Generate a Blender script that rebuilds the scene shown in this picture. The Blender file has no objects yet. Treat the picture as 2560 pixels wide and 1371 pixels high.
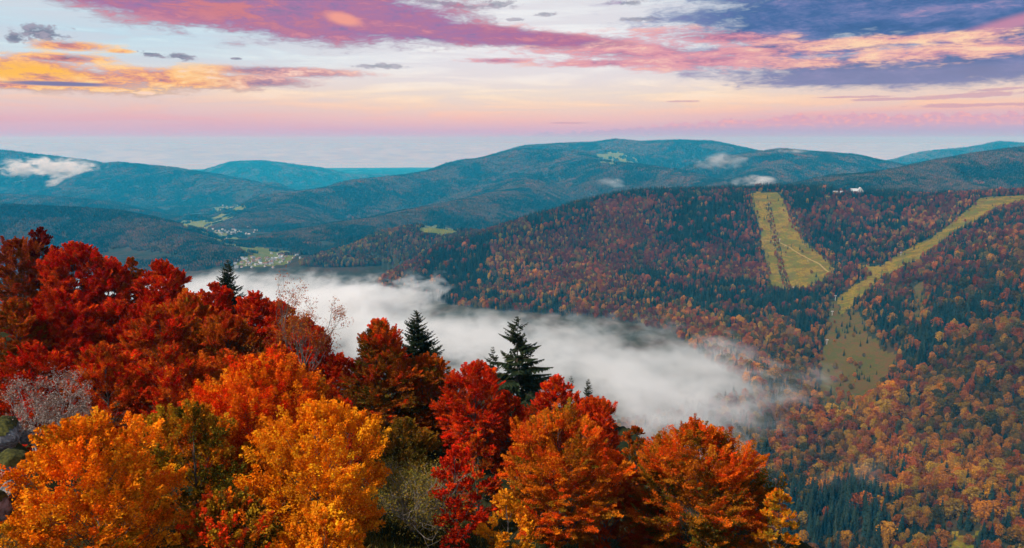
import bpy, math, random
import numpy as np
from mathutils import Vector

rng = np.random.default_rng(7)
random.seed(7)
SC = bpy.context.scene
COL = SC.collection
R = math.radians

# ------------------------------------------------------------------ camera
PITCH = R(9.5)
FPX = 28.0 / 36.0 * 2560.0            # focal length in pixels of the 2560 px wide photograph
cam_d = bpy.data.cameras.new('camera')
cam_d.lens = 28.0
cam_d.sensor_width = 36.0
cam_d.clip_start = 0.5
cam_d.clip_end = 300000.0
cam = bpy.data.objects.new('camera', cam_d)
COL.objects.link(cam)
cam.location = (0, 0, 0)
cam.rotation_euler = (R(90) - PITCH, 0, 0)
SC.camera = cam
SC.view_settings.view_transform = 'Standard'
SC.view_settings.look = 'None'
SC.view_settings.gamma = 1.0
SC.view_settings.exposure = 0.0
SC.cycles.use_denoising = True
SC.cycles.max_bounces = 8
SC.cycles.diffuse_bounces = 3
SC.cycles.glossy_bounces = 2
SC.cycles.transmission_bounces = 4
SC.cycles.volume_bounces = 4
SC.cycles.transparent_max_bounces = 4
SC.cycles.sample_clamp_indirect = 6.0
SC.cycles.volume_max_steps = 256

# sun: low in the west, behind the camera and to the left, veiled by cloud
SUN_AZ, SUN_EL = R(-125), R(46)       # azimuth from +Y towards +X
sd = bpy.data.lights.new('sun', 'SUN')
sd.energy = 5.0
sd.angle = R(3)
sd.color = (1.0, 0.92, 0.82)
sun = bpy.data.objects.new('sun', sd)
COL.objects.link(sun)
sv = Vector((math.sin(SUN_AZ) * math.cos(SUN_EL), math.cos(SUN_AZ) * math.cos(SUN_EL), math.sin(SUN_EL)))
sun.rotation_euler = sv.to_track_quat('Z', 'Y').to_euler()
sun.location = (-100, -100, 120)


def srgb(r, g, b, a=1.0):
    f = lambda c: (c / 255 / 12.92) if c <= 10 else ((c / 255 + 0.055) / 1.055) ** 2.4
    return (f(r), f(g), f(b), a)


def ray(px, py):
    u = (px - 1280.0) / FPX
    v = (685.5 - py) / FPX
    return np.array([u, math.cos(PITCH) + v * math.sin(PITCH), -math.sin(PITCH) + v * math.cos(PITCH)])


def pt(px, py, Y):
    d = ray(px, py)
    return d * (Y / d[1])


def azel(px, py):
    d = ray(px, py)
    return (math.degrees(math.atan2(d[0], d[1])), math.degrees(math.atan2(d[2], math.hypot(d[0], d[1]))))


# ------------------------------------------------------------------ node helpers
class NT:
    def __init__(self, tree):
        self.t = tree
        self.n = tree.nodes
        self.l = tree.links

    def add(self, typ, **kw):
        n = self.n.new(typ)
        for k, v in kw.items():
            setattr(n, k, v)
        return n

    def set(self, sock, v):
        if hasattr(v, 'is_output'):
            self.l.new(v, sock)
        elif v is not None:
            sock.default_value = v

    def math(self, op, a, b=None, c=None, clamp=False):
        n = self.add('ShaderNodeMath', operation=op, use_clamp=clamp)
        self.set(n.inputs[0], a)
        if b is not None: self.set(n.inputs[1], b)
        if c is not None: self.set(n.inputs[2], c)
        return n.outputs[0]

    def vmath(self, op, a, b=None):
        n = self.add('ShaderNodeVectorMath', operation=op)
        self.set(n.inputs[0], a)
        if b is not None: self.set(n.inputs[1], b)
        return n.outputs[1] if op in ('LENGTH', 'DISTANCE', 'DOT_PRODUCT') else n.outputs[0]

    def comb(self, x, y, z):
        n = self.add('ShaderNodeCombineXYZ')
        for i, v in enumerate((x, y, z)): self.set(n.inputs[i], v)
        return n.outputs[0]

    def sep(self, v):
        n = self.add('ShaderNodeSeparateXYZ')
        self.set(n.inputs[0], v)
        return n.outputs[0], n.outputs[1], n.outputs[2]

    def smooth(self, x, lo, hi, a=0.0, b=1.0):
        n = self.add('ShaderNodeMapRange', interpolation_type='SMOOTHSTEP')
        self.set(n.inputs[0], x)
        for i, v in enumerate((lo, hi, a, b)): self.set(n.inputs[1 + i], v)
        return n.outputs[0]

    def lin(self, x, lo, hi, a=0.0, b=1.0):
        n = self.add('ShaderNodeMapRange')
        self.set(n.inputs[0], x)
        for i, v in enumerate((lo, hi, a, b)): self.set(n.inputs[1 + i], v)
        return n.outputs[0]

    def mix(self, f, a, b, blend='MIX'):
        n = self.add('ShaderNodeMix', data_type='RGBA', blend_type=blend)
        self.set(n.inputs[0], f)
        self.set(n.inputs[6], a)
        self.set(n.inputs[7], b)
        return n.outputs[2]

    def noise(self, vec, scale, detail=4.0, rough=0.55, dist=0.0):
        n = self.add('ShaderNodeTexNoise')
        if vec is not None: self.set(n.inputs['Vector'], vec)
        n.inputs['Scale'].default_value = scale
        n.inputs['Detail'].default_value = detail
        n.inputs['Roughness'].default_value = rough
        n.inputs['Distortion'].default_value = dist
        return n.outputs[0]

    def ramp(self, f, stops, interp='LINEAR'):
        n = self.add('ShaderNodeValToRGB')
        r = n.color_ramp
        r.interpolation = interp
        while len(r.elements) < len(stops): r.elements.new(0.5)
        for e, (p, c) in zip(r.elements, stops):
            e.position = p
            e.color = c
        self.set(n.inputs[0], f)
        return n.outputs[0]

    def ellipse(self, vec, loc, rad, rot):
        n = self.add('ShaderNodeMapping', vector_type='TEXTURE')
        self.set(n.inputs[0], vec)
        n.inputs[1].default_value = loc
        n.inputs[2].default_value = (0, 0, rot)
        n.inputs[3].default_value = rad
        return self.math('SUBTRACT', 1.0, self.vmath('LENGTH', n.outputs[0]))

    def field(self, vec, ells):
        out = None
        for loc, rad, rot in ells:
            f = self.ellipse(vec, loc, rad, rot)
            out = f if out is None else self.math('SMOOTH_MAX', out, f, 0.25)
        return out


# ------------------------------------------------------------------ world: dusk sky with cloud layers, all in directions (azimuth, elevation)
W = bpy.data.worlds.new('World')
SC.world = W
W.use_nodes = True
W.cycles.sampling_method = 'MANUAL'
W.cycles.sample_map_resolution = 1024
nt = NT(W.node_tree)
nt.n.clear()
tc = nt.add('ShaderNodeTexCoord')
dx, dy, dz = nt.sep(nt.vmath('NORMALIZE', tc.outputs['Generated']))
az = nt.math('MULTIPLY', nt.math('ARCTAN2', dx, dy), 180 / math.pi)
el = nt.math('MULTIPLY', nt.math('ARCSINE', dz), 180 / math.pi)
AE = nt.comb(az, el, 0.0)


def sky_col(stops):
    """stops: (photo row, sRGB) -> ramp over elevation 0..12 degrees, then up to the zenith"""
    s = []
    for py, c in stops:
        e = azel(1280, py)[1]
        s.append((min(1, max(0, (e + 1.0) / 13.0)), srgb(*c)))
    s.sort(key=lambda q: q[0])
    return nt.ramp(nt.lin(el, -1.0, 12.0), s)


left = sky_col([(372, (188, 178, 206)), (354, (186, 168, 202)), (336, (202, 166, 196)), (300, (226, 172, 180)), (262, (243, 196, 172)), (232, (252, 218, 184)), (200, (238, 226, 214)),
                (170, (205, 226, 234)), (110, (186, 222, 238)), (50, (200, 228, 240)), (0, (222, 234, 240)), (-60, (228, 236, 240))])
midc = sky_col([(372, (188, 178, 206)), (352, (186, 166, 202)), (328, (206, 166, 196)), (298, (242, 186, 174)), (268, (254, 212, 176)), (238, (255, 230, 198)), (200, (247, 236, 228)),
                (160, (240, 238, 240)), (80, (238, 240, 243)), (0, (234, 238, 242)), (-60, (228, 234, 240))])
rght = sky_col([(372, (178, 178, 208)), (352, (168, 164, 202)), (320, (184, 164, 196)), (290, (228, 168, 174)), (268, (252, 198, 160)), (238, (253, 214, 174)), (205, (250, 226, 200)),
                (170, (226, 224, 226)), (100, (200, 222, 234)), (0, (150, 192, 222)), (-60, (150, 190, 220))])
base = nt.mix(nt.smooth(az, -26.0, -2.0), left, midc)
base = nt.mix(nt.smooth(az, 4.0, 26.0), base, rght)
# faint streaks high cirrus
stv = nt.vmath('MULTIPLY', AE, (0.10, 1.1, 1.0))
cir = nt.noise(stv, 1.0, 6.0, 0.6, 0.6)
base = nt.mix(nt.math('MULTIPLY', nt.smooth(cir, 0.48, 0.75), nt.smooth(el, 0.8, 4.0, 0.0, 0.45)), base, srgb(246, 240, 238))
base = nt.mix(nt.math('MULTIPLY', nt.smooth(cir, 0.42, 0.66, 0.5, 0.0), nt.smooth(el, 0.0, 3.0)), base, srgb(214, 206, 216))

# far snow range painted into the sky, pink light and foot haze in its colour
rid = nt.noise(nt.comb(nt.math('MULTIPLY', az, 1.0), 3.7, 0.0), 1.3, 8.0, 0.62)
rise = nt.smooth(az, -3.0, 22.0, -0.45, 0.88)
top = nt.math('ADD', nt.math('ADD', 0.78, rise), nt.math('MULTIPLY', nt.math('SUBTRACT', rid, 0.5), 1.5))
amask = nt.smooth(nt.math('SUBTRACT', top, el), 0.0, 0.06)
amask = nt.math('MULTIPLY', amask, nt.smooth(az, -8.0, 2.0, 0.0, 0.75))
snow = nt.noise(nt.vmath('MULTIPLY', AE, (1.3, 2.2, 1.0)), 1.6, 6.0, 0.65)
acol = nt.mix(nt.smooth(snow, 0.45, 0.66), srgb(216, 160, 182), srgb(244, 172, 164))
acol = nt.mix(nt.smooth(el, 0.55, 1.3), srgb(184, 162, 198), acol)
base = nt.mix(amask, base, acol)


def E(cx, cy, rx, ry, rot=0):
    a, e = azel(cx, cy)
    k = math.degrees(math.atan(1 / FPX))
    return ((a, e, 0), (rx * k, ry * k, 1.0), R(-rot))


def clouds(ells, nsc, namp, lo, hi, stretch=(0.28, 1.0, 1), off=0.0, detail=8.0, rough=0.58):
    v = nt.vmath('ADD', nt.vmath('MULTIPLY', AE, stretch), (off, off * 0.7, off * 1.3))
    n = nt.noise(v, nsc, detail, rough, 0.35)
    n2 = nt.noise(nt.vmath('MULTIPLY', v, (1.1, 1.25, 1)), nsc * 3.6, 8.0, 0.70, 0.9)
    n = nt.math('ADD', n, nt.math('MULTIPLY', nt.math('SUBTRACT', n2, 0.5), 0.50))
    f = nt.math('ADD', nt.field(AE, ells), nt.math('MULTIPLY', nt.math('SUBTRACT', n, 0.5), namp * 1.12))
    return nt.smooth(f, lo, hi), f, n


sky = base
# --- thin mauve streaks low on the right
a, f, n = clouds([E(2440, 238, 170, 8, -2), E(2250, 248, 160, 5), E(2520, 222, 90, 6, -3), E(2120, 243, 120, 4), E(1700, 254, 60, 4), E(1420, 308, 120, 3), E(2480, 262, 240, 7)],
                 1.6, 1.4, 0.25, 0.6, off=3.1)
sky = nt.mix(nt.math('MULTIPLY', a, 0.65), sky, srgb(200, 150, 172))
# --- grey scraps
a, f, n = clouds([E(105, 83, 62, 20, 4), E(36, 95, 26, 15), E(378, 136, 34, 9, 8), E(450, 142, 42, 10, 5), E(960, 166, 80, 8), E(1365, 36, 32, 7), E(1250, 12, 60, 12),
                  E(1570, 8, 60, 8), E(1600, 48, 90, 7), E(1130, 12, 110, 9, 6), E(590, 147, 16, 4), E(1290, 50, 26, 5)], 2.6, 2.2, 0.10, 0.62, stretch=(0.5, 1.0, 1), off=9.2)
sky = nt.mix(nt.math('MULTIPLY', a, nt.smooth(az, -20.0, -8.0, 0.9, 0.65)), sky, nt.mix(nt.smooth(n, 0.4, 0.65), srgb(104, 110, 134), srgb(160, 150, 168)))
# --- orange bank on the left
a, f, n = clouds([E(120, 190, 300, 36, 2), E(60, 165, 150, 24), E(170, 115, 95, 12), E(150, 146, 120, 13), E(430, 196, 240, 26, 2), E(640, 204, 140, 18), E(700, 180, 220, 14, 1), E(40, 212, 150, 12),
                  E(300, 128, 30, 5)], 1.25, 1.8, -0.16, 0.52, off=1.7)
oc = nt.ramp(n, [(0.30, srgb(150, 108, 128)), (0.42, srgb(214, 140, 132)), (0.52, srgb(250, 184, 120)), (0.62, srgb(255, 208, 140)), (0.74, srgb(250, 214, 190))])
oc2 = nt.ramp(n, [(0.30, srgb(118, 112, 160)), (0.44, srgb(176, 138, 158)), (0.56, srgb(222, 166, 164)), (0.68, srgb(246, 206, 190))])
oc = nt.mix(nt.smooth(az, -22.0, -16.0), oc, oc2)
oc = nt.mix(nt.math('MULTIPLY', nt.smooth(nt.ellipse(AE, *E(30, 176, 210, 26)), 0.0, 0.7), nt.smooth(n, 0.40, 0.55, 0.2, 0.95)), oc, srgb(255, 190, 62))
oc = nt.mix(nt.math('MULTIPLY', nt.smooth(f, 0.2, 0.5, 0.6, 0.0), nt.smooth(el, 3.55, 4.1, 1.0, 0.0)), oc, srgb(150, 124, 144))
oc = nt.mix(nt.smooth(nt.ellipse(AE, *E(150, 210, 150, 7)), 0.1, 0.6), oc, srgb(128, 118, 160))
sky = nt.mix(a, sky, oc)
# --- blue mass, upper right
a, f, n = clouds([E(2200, 34, 420, 66, 2), E(2480, 30, 330, 66), E(2000, 62, 210, 34, -6), E(2330, 172, 420, 34), E(2180, 196, 220, 16), E(2010, 121, 190, 15), E(2540, 90, 150, 26, -8)],
                 0.9, 1.6, -0.40, 0.30, off=5.3)
bc = nt.ramp(n, [(0.32, srgb(48, 88, 142)), (0.48, srgb(70, 102, 158)), (0.62, srgb(108, 120, 172)), (0.76, srgb(168, 142, 180))])
bc = nt.mix(nt.math('MULTIPLY', nt.smooth(el, 5.4, 4.2), 0.6), bc, srgb(150, 140, 176))
bc = nt.mix(nt.math('MULTIPLY', nt.smooth(nt.ellipse(AE, *E(2520, 62, 170, 22, -14)), 0.0, 0.8), 0.75), bc, srgb(216, 140, 164))
sky = nt.mix(nt.math('MULTIPLY', a, 0.97), sky, bc)
# --- pink rolls, centre to right
a, f, n = clouds([E(1600, 130, 330, 34, 2), E(1790, 152, 330, 26), E(1520, 158, 190, 13), E(1440, 100, 250, 22, 2), E(1990, 158, 220, 18), E(1330, 92, 180, 24, 4), E(1250, 152, 90, 8),
                  E(1820, 95, 260, 22, 4), E(2160, 103, 420, 13), E(2330, 132, 330, 22), E(2470, 120, 180, 26, -4), E(1900, 130, 260, 20)],
                 1.45, 2.4, -0.10, 0.70, stretch=(0.22, 1.0, 1), off=7.7)
pc = nt.ramp(n, [(0.30, srgb(128, 112, 150)), (0.42, srgb(186, 122, 152)), (0.52, srgb(218, 146, 164)), (0.62, srgb(232, 164, 168)), (0.74, srgb(248, 206, 188))])
pc2 = nt.ramp(n, [(0.30, srgb(140, 122, 160)), (0.42, srgb(214, 152, 164)), (0.54, srgb(244, 186, 168)), (0.68, srgb(255, 214, 176))])
pc = nt.mix(nt.smooth(az, 14.0, 21.0), pc, pc2)
sky = nt.mix(nt.math('MULTIPLY', a, 0.95), sky, pc)
# --- purple band, upper left to the centre
a, f, n = clouds([E(640, -6, 480, 84, 5), E(900, 44, 280, 52, 4), E(1150, 84, 250, 26, 4), E(1320, 98, 190, 16, 3), E(330, -16, 330, 42, 6), E(1040, 70, 160, 34, 6), E(740, 30, 300, 62, 5)],
                 1.1, 1.25, -0.28, 0.26, off=2.4)
uc = nt.ramp(n, [(0.30, srgb(126, 112, 158)), (0.43, srgb(164, 112, 162)), (0.54, srgb(178, 112, 150)), (0.66, srgb(206, 130, 150))])
uc = nt.mix(nt.math('MULTIPLY', nt.smooth(nt.ellipse(AE, *E(560, 12, 420, 62, 6)), 0.1, 0.8), nt.smooth(n, 0.42, 0.6, 0.1, 0.9)), uc, srgb(208, 122, 128))
uc = nt.mix(nt.smooth(nt.ellipse(AE, *E(858, 48, 66, 22, 12)), 0.15, 0.7), uc, srgb(240, 156, 140))
uc = nt.mix(nt.math('MULTIPLY', nt.smooth(f, -0.25, 0.22, 0.95, 0.0), 0.9), uc, srgb(122, 116, 146))
sky = nt.mix(nt.math('MULTIPLY', a, 0.97), sky, uc)

bgc = nt.add('ShaderNodeBackground')
nt.set(bgc.inputs[0], sky)
bgc.inputs[1].default_value = 1.0
nis = nt.add('ShaderNodeTexSky', sky_type='NISHITA', sun_disc=False)
nis.sun_elevation = SUN_EL
nis.sun_rotation = SUN_AZ
bgn = nt.add('ShaderNodeBackground')
nt.set(bgn.inputs[0], nis.outputs[0])
bgn.inputs[1].default_value = 0.05
# the clear sky light takes over above the frame's cloud deck
ms = nt.add('ShaderNodeMixShader')
nt.set(ms.inputs[0], nt.smooth(el, 14.0, 45.0, 0.0, 0.75))
nt.l.new(bgc.outputs[0], ms.inputs[1])
nt.l.new(bgn.outputs[0], ms.inputs[2])
wo = nt.add('ShaderNodeOutputWorld')
nt.l.new(ms.outputs[0], wo.inputs[0])

# ------------------------------------------------------------------ noise, mesh and object helpers
def _hash(ix, iy, s):
    h = (ix.astype(np.int64) * 374761393 + iy.astype(np.int64) * 668265263 + s * 974634541) & 0x7fffffff
    h = ((h ^ (h >> 13)) * 1274126177) & 0x7fffffff
    return ((h ^ (h >> 16)) & 0xffff) / 65535.0


def vnoise(x, y, s=0):
    x = np.asarray(x, float); y = np.asarray(y, float)
    ix = np.floor(x); iy = np.floor(y)
    fx = x - ix; fy = y - iy
    fx = fx * fx * fx * (fx * (fx * 6 - 15) + 10); fy = fy * fy * fy * (fy * (fy * 6 - 15) + 10)
    a = _hash(ix, iy, s); b = _hash(ix + 1, iy, s); c = _hash(ix, iy + 1, s); d = _hash(ix + 1, iy + 1, s)
    return (a + (b - a) * fx) * (1 - fy) + (c + (d - c) * fx) * fy


def fbm(x, y, s=0, o=4, g=0.5):
    t = 0; a = 1.0; n = 0
    for i in range(o):
        t = t + a * (vnoise(x * 2 ** i + 17.3 * i, y * 2 ** i - 9.1 * i, s + i) - 0.5)
        n += a
        a *= g
    return t / n * 2       # about -1..1


def mesh_np(name, V, polys, mats=(), col=None, midx=None, smooth=False):
    """polys: list of (M,k) index arrays"""
    me = bpy.data.meshes.new(name)
    V = np.asarray(V, np.float32)
    me.vertices.add(len(V))
    me.vertices.foreach_set('co', V.ravel())
    polys = [np.asarray(p, np.int32) for p in polys if len(p)]
    tot = np.concatenate([np.full(len(p), p.shape[1], np.int32) for p in polys])
    idx = np.concatenate([p.ravel() for p in polys])
    st = np.zeros(len(tot), np.int32)
    st[1:] = np.cumsum(tot)[:-1]
    me.loops.add(len(idx))
    me.loops.foreach_set('vertex_index', idx)
    me.polygons.add(len(tot))
    me.polygons.foreach_set('loop_start', st)
    for m in mats: me.materials.append(m)
    if midx is not None: me.polygons.foreach_set('material_index', np.asarray(midx, np.int32))
    me.update(calc_edges=True)
    me.polygons.foreach_set('use_smooth', np.full(len(tot), smooth))
    if col is not None:
        at = me.attributes.new('col', 'FLOAT_COLOR', 'POINT')
        c = np.ones((len(V), 4), np.float32)
        c[:, :3] = col
        at.data.foreach_set('color', c.ravel())
    return me


def add_ob(name, data, parent=None, loc=None):
    o = bpy.data.objects.new(name, data)
    COL.objects.link(o)
    if parent is not None: o.parent = parent
    if loc is not None: o.location = loc
    return o


def tag(o, label=None, cat=None, group=None, kind=None):
    if label: o['label'] = label
    if cat: o['category'] = cat
    if group: o['group'] = group
    if kind: o['kind'] = kind
    return o


class MB:
    """collects shapes into one mesh"""
    def __init__(self):
        self.V = []; self.P = {}; self.M = {}; self.n = 0

    def put(self, v, f, m=0):
        v = np.asarray(v, float); f = np.asarray(f, int)
        k = f.shape[1]
        self.P.setdefault(k, []).append(f + self.n)
        self.M.setdefault(k, []).append(np.full(len(f), m))
        self.V.append(v)
        self.n += len(v)

    def tube(self, pts, rad, sides=5, m=0, cap=False):
        pts = np.asarray(pts, float)
        n = len(pts)
        rad = np.broadcast_to(np.asarray(rad, float), (n,))
        t = np.gradient(pts, axis=0)
        t /= np.linalg.norm(t, axis=1, keepdims=True) + 1e-9
        ref = np.where(np.abs(t[:, 2:3]) > 0.9, np.array([[1.0, 0, 0]]), np.array([[0, 0, 1.0]]))
        a = np.cross(t, ref); a /= np.linalg.norm(a, axis=1, keepdims=True) + 1e-9
        b = np.cross(t, a)
        th = np.arange(sides) / sides * 2 * math.pi
        v = pts[:, None] + rad[:, None, None] * (a[:, None] * np.cos(th)[None, :, None] + b[:, None] * np.sin(th)[None, :, None])
        i = np.arange(n - 1)[:, None] * sides
        j = np.arange(sides)[None]
        j2 = (j + 1) % sides
        f = np.stack([i + j, i + j2, i + sides + j2, i + sides + j], -1).reshape(-1, 4)
        self.put(v.reshape(-1, 3), f, m)
        if cap:
            self.P.setdefault(sides, []).append(np.array([np.arange(sides)]) + self.n - sides)
            self.M.setdefault(sides, []).append(np.array([m]))

    def box(self, c, s, m=0, rz=0.0):
        c = np.asarray(c, float); s = np.asarray(s, float) / 2
        v = np.array([[x, y, z] for z in (-1, 1) for y in (-1, 1) for x in (-1, 1)], float) * s
        ca, sa = math.cos(rz), math.sin(rz)
        v = v @ np.array([[ca, sa, 0], [-sa, ca, 0], [0, 0, 1]]) + c
        self.put(v, [[0, 2, 3, 1], [4, 5, 7, 6], [0, 1, 5, 4], [2, 6, 7, 3], [0, 4, 6, 2], [1, 3, 7, 5]], m)

    def mesh(self, name, mats, col=None, smooth=False):
        ks = sorted(self.P)
        polys = [np.concatenate(self.P[k]) for k in ks]
        mi = np.concatenate([np.concatenate(self.M[k]) for k in ks])
        return mesh_np(name, np.concatenate(self.V), polys, mats, col, mi, smooth)


# ------------------------------------------------------------------ materials
def new_mat(name):
    m = bpy.data.materials.new(name)
    m.use_nodes = True
    m.node_tree.nodes.clear()
    return m, NT(m.node_tree)


def leaf_mat(name, trans=0.30, tinted=False, bump=False):
    m, t = new_mat(name)
    c = t.add('ShaderNodeAttribute', attribute_name='col').outputs['Color']
    if tinted:
        ti = t.add('ShaderNodeAttribute', attribute_name='tint', attribute_type='INSTANCER').outputs['Color']
        c = t.mix(1.0, c, ti, 'MULTIPLY')
    d = t.add('ShaderNodeBsdfDiffuse'); t.set(d.inputs[0], c)
    tr = t.add('ShaderNodeBsdfTranslucent'); t.set(tr.inputs[0], c)
    mx = t.add('ShaderNodeMixShader'); mx.inputs[0].default_value = trans
    t.l.new(d.outputs[0], mx.inputs[1]); t.l.new(tr.outputs[0], mx.inputs[2])
    o = t.add('ShaderNodeOutputMaterial')
    t.l.new(mx.outputs[0], o.inputs[0])
    return m


def simple_mat(name, c1, c2=None, scale=3.0, rough=0.85, bump=0.0, coord='Object', metal=0.0, detail=5.0):
    m, t = new_mat(name)
    p = t.add('ShaderNodeBsdfPrincipled')
    p.inputs['Roughness'].default_value = rough
    p.inputs['Metallic'].default_value = metal
    p.inputs['Specular IOR Level'].default_value = 0.3
    co = t.add('ShaderNodeTexCoord').outputs[coord]
    n = t.noise(co, scale, detail, 0.6)
    t.set(p.inputs['Base Color'], t.mix(t.smooth(n, 0.36, 0.64), (*c1, 1), (*(c2 or c1), 1)))
    if bump:
        b = t.add('ShaderNodeBump'); b.inputs['Strength'].default_value = bump
        t.set(b.inputs['Height'], n)
        t.l.new(b.outputs[0], p.inputs['Normal'])
    o = t.add('ShaderNodeOutputMaterial')
    t.l.new(p.outputs[0], o.inputs[0])
    return m


M_LEAF = leaf_mat('autumn_leaves', 0.22)
M_NEEDLE = leaf_mat('needles', 0.12)
M_FARLEAF = leaf_mat('distant_leaves', 0.20, True)
M_FARNEEDLE = leaf_mat('distant_needles', 0.05, True)
M_GROVE = leaf_mat('grove_canopy', 0.05, True)
M_BARK = simple_mat('grey_beech_bark', (0.06, 0.048, 0.04), (0.13, 0.11, 0.095), 6.0, 0.9, 0.3)
M_DARKBARK = simple_mat('dark_bark', (0.05, 0.035, 0.025), (0.10, 0.075, 0.05), 6.0, 0.9, 0.3)
M_PALEBARK = simple_mat('pale_bare_bark', (0.20, 0.16, 0.13), (0.36, 0.31, 0.27), 6.0, 0.9)
M_LICHEN = simple_mat('lichen_twig_bark', (0.20, 0.16, 0.15), (0.40, 0.35, 0.34), 9.0, 0.9)
M_ROCK = simple_mat('mossy_rock', (0.07, 0.07, 0.072), (0.24, 0.25, 0.26), 4.5, 0.85, 0.8)
M_MOSS = simple_mat('moss_cushion', (0.022, 0.026, 0.006), (0.075, 0.070, 0.014), 9.0, 1.0, 0.6)


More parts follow.
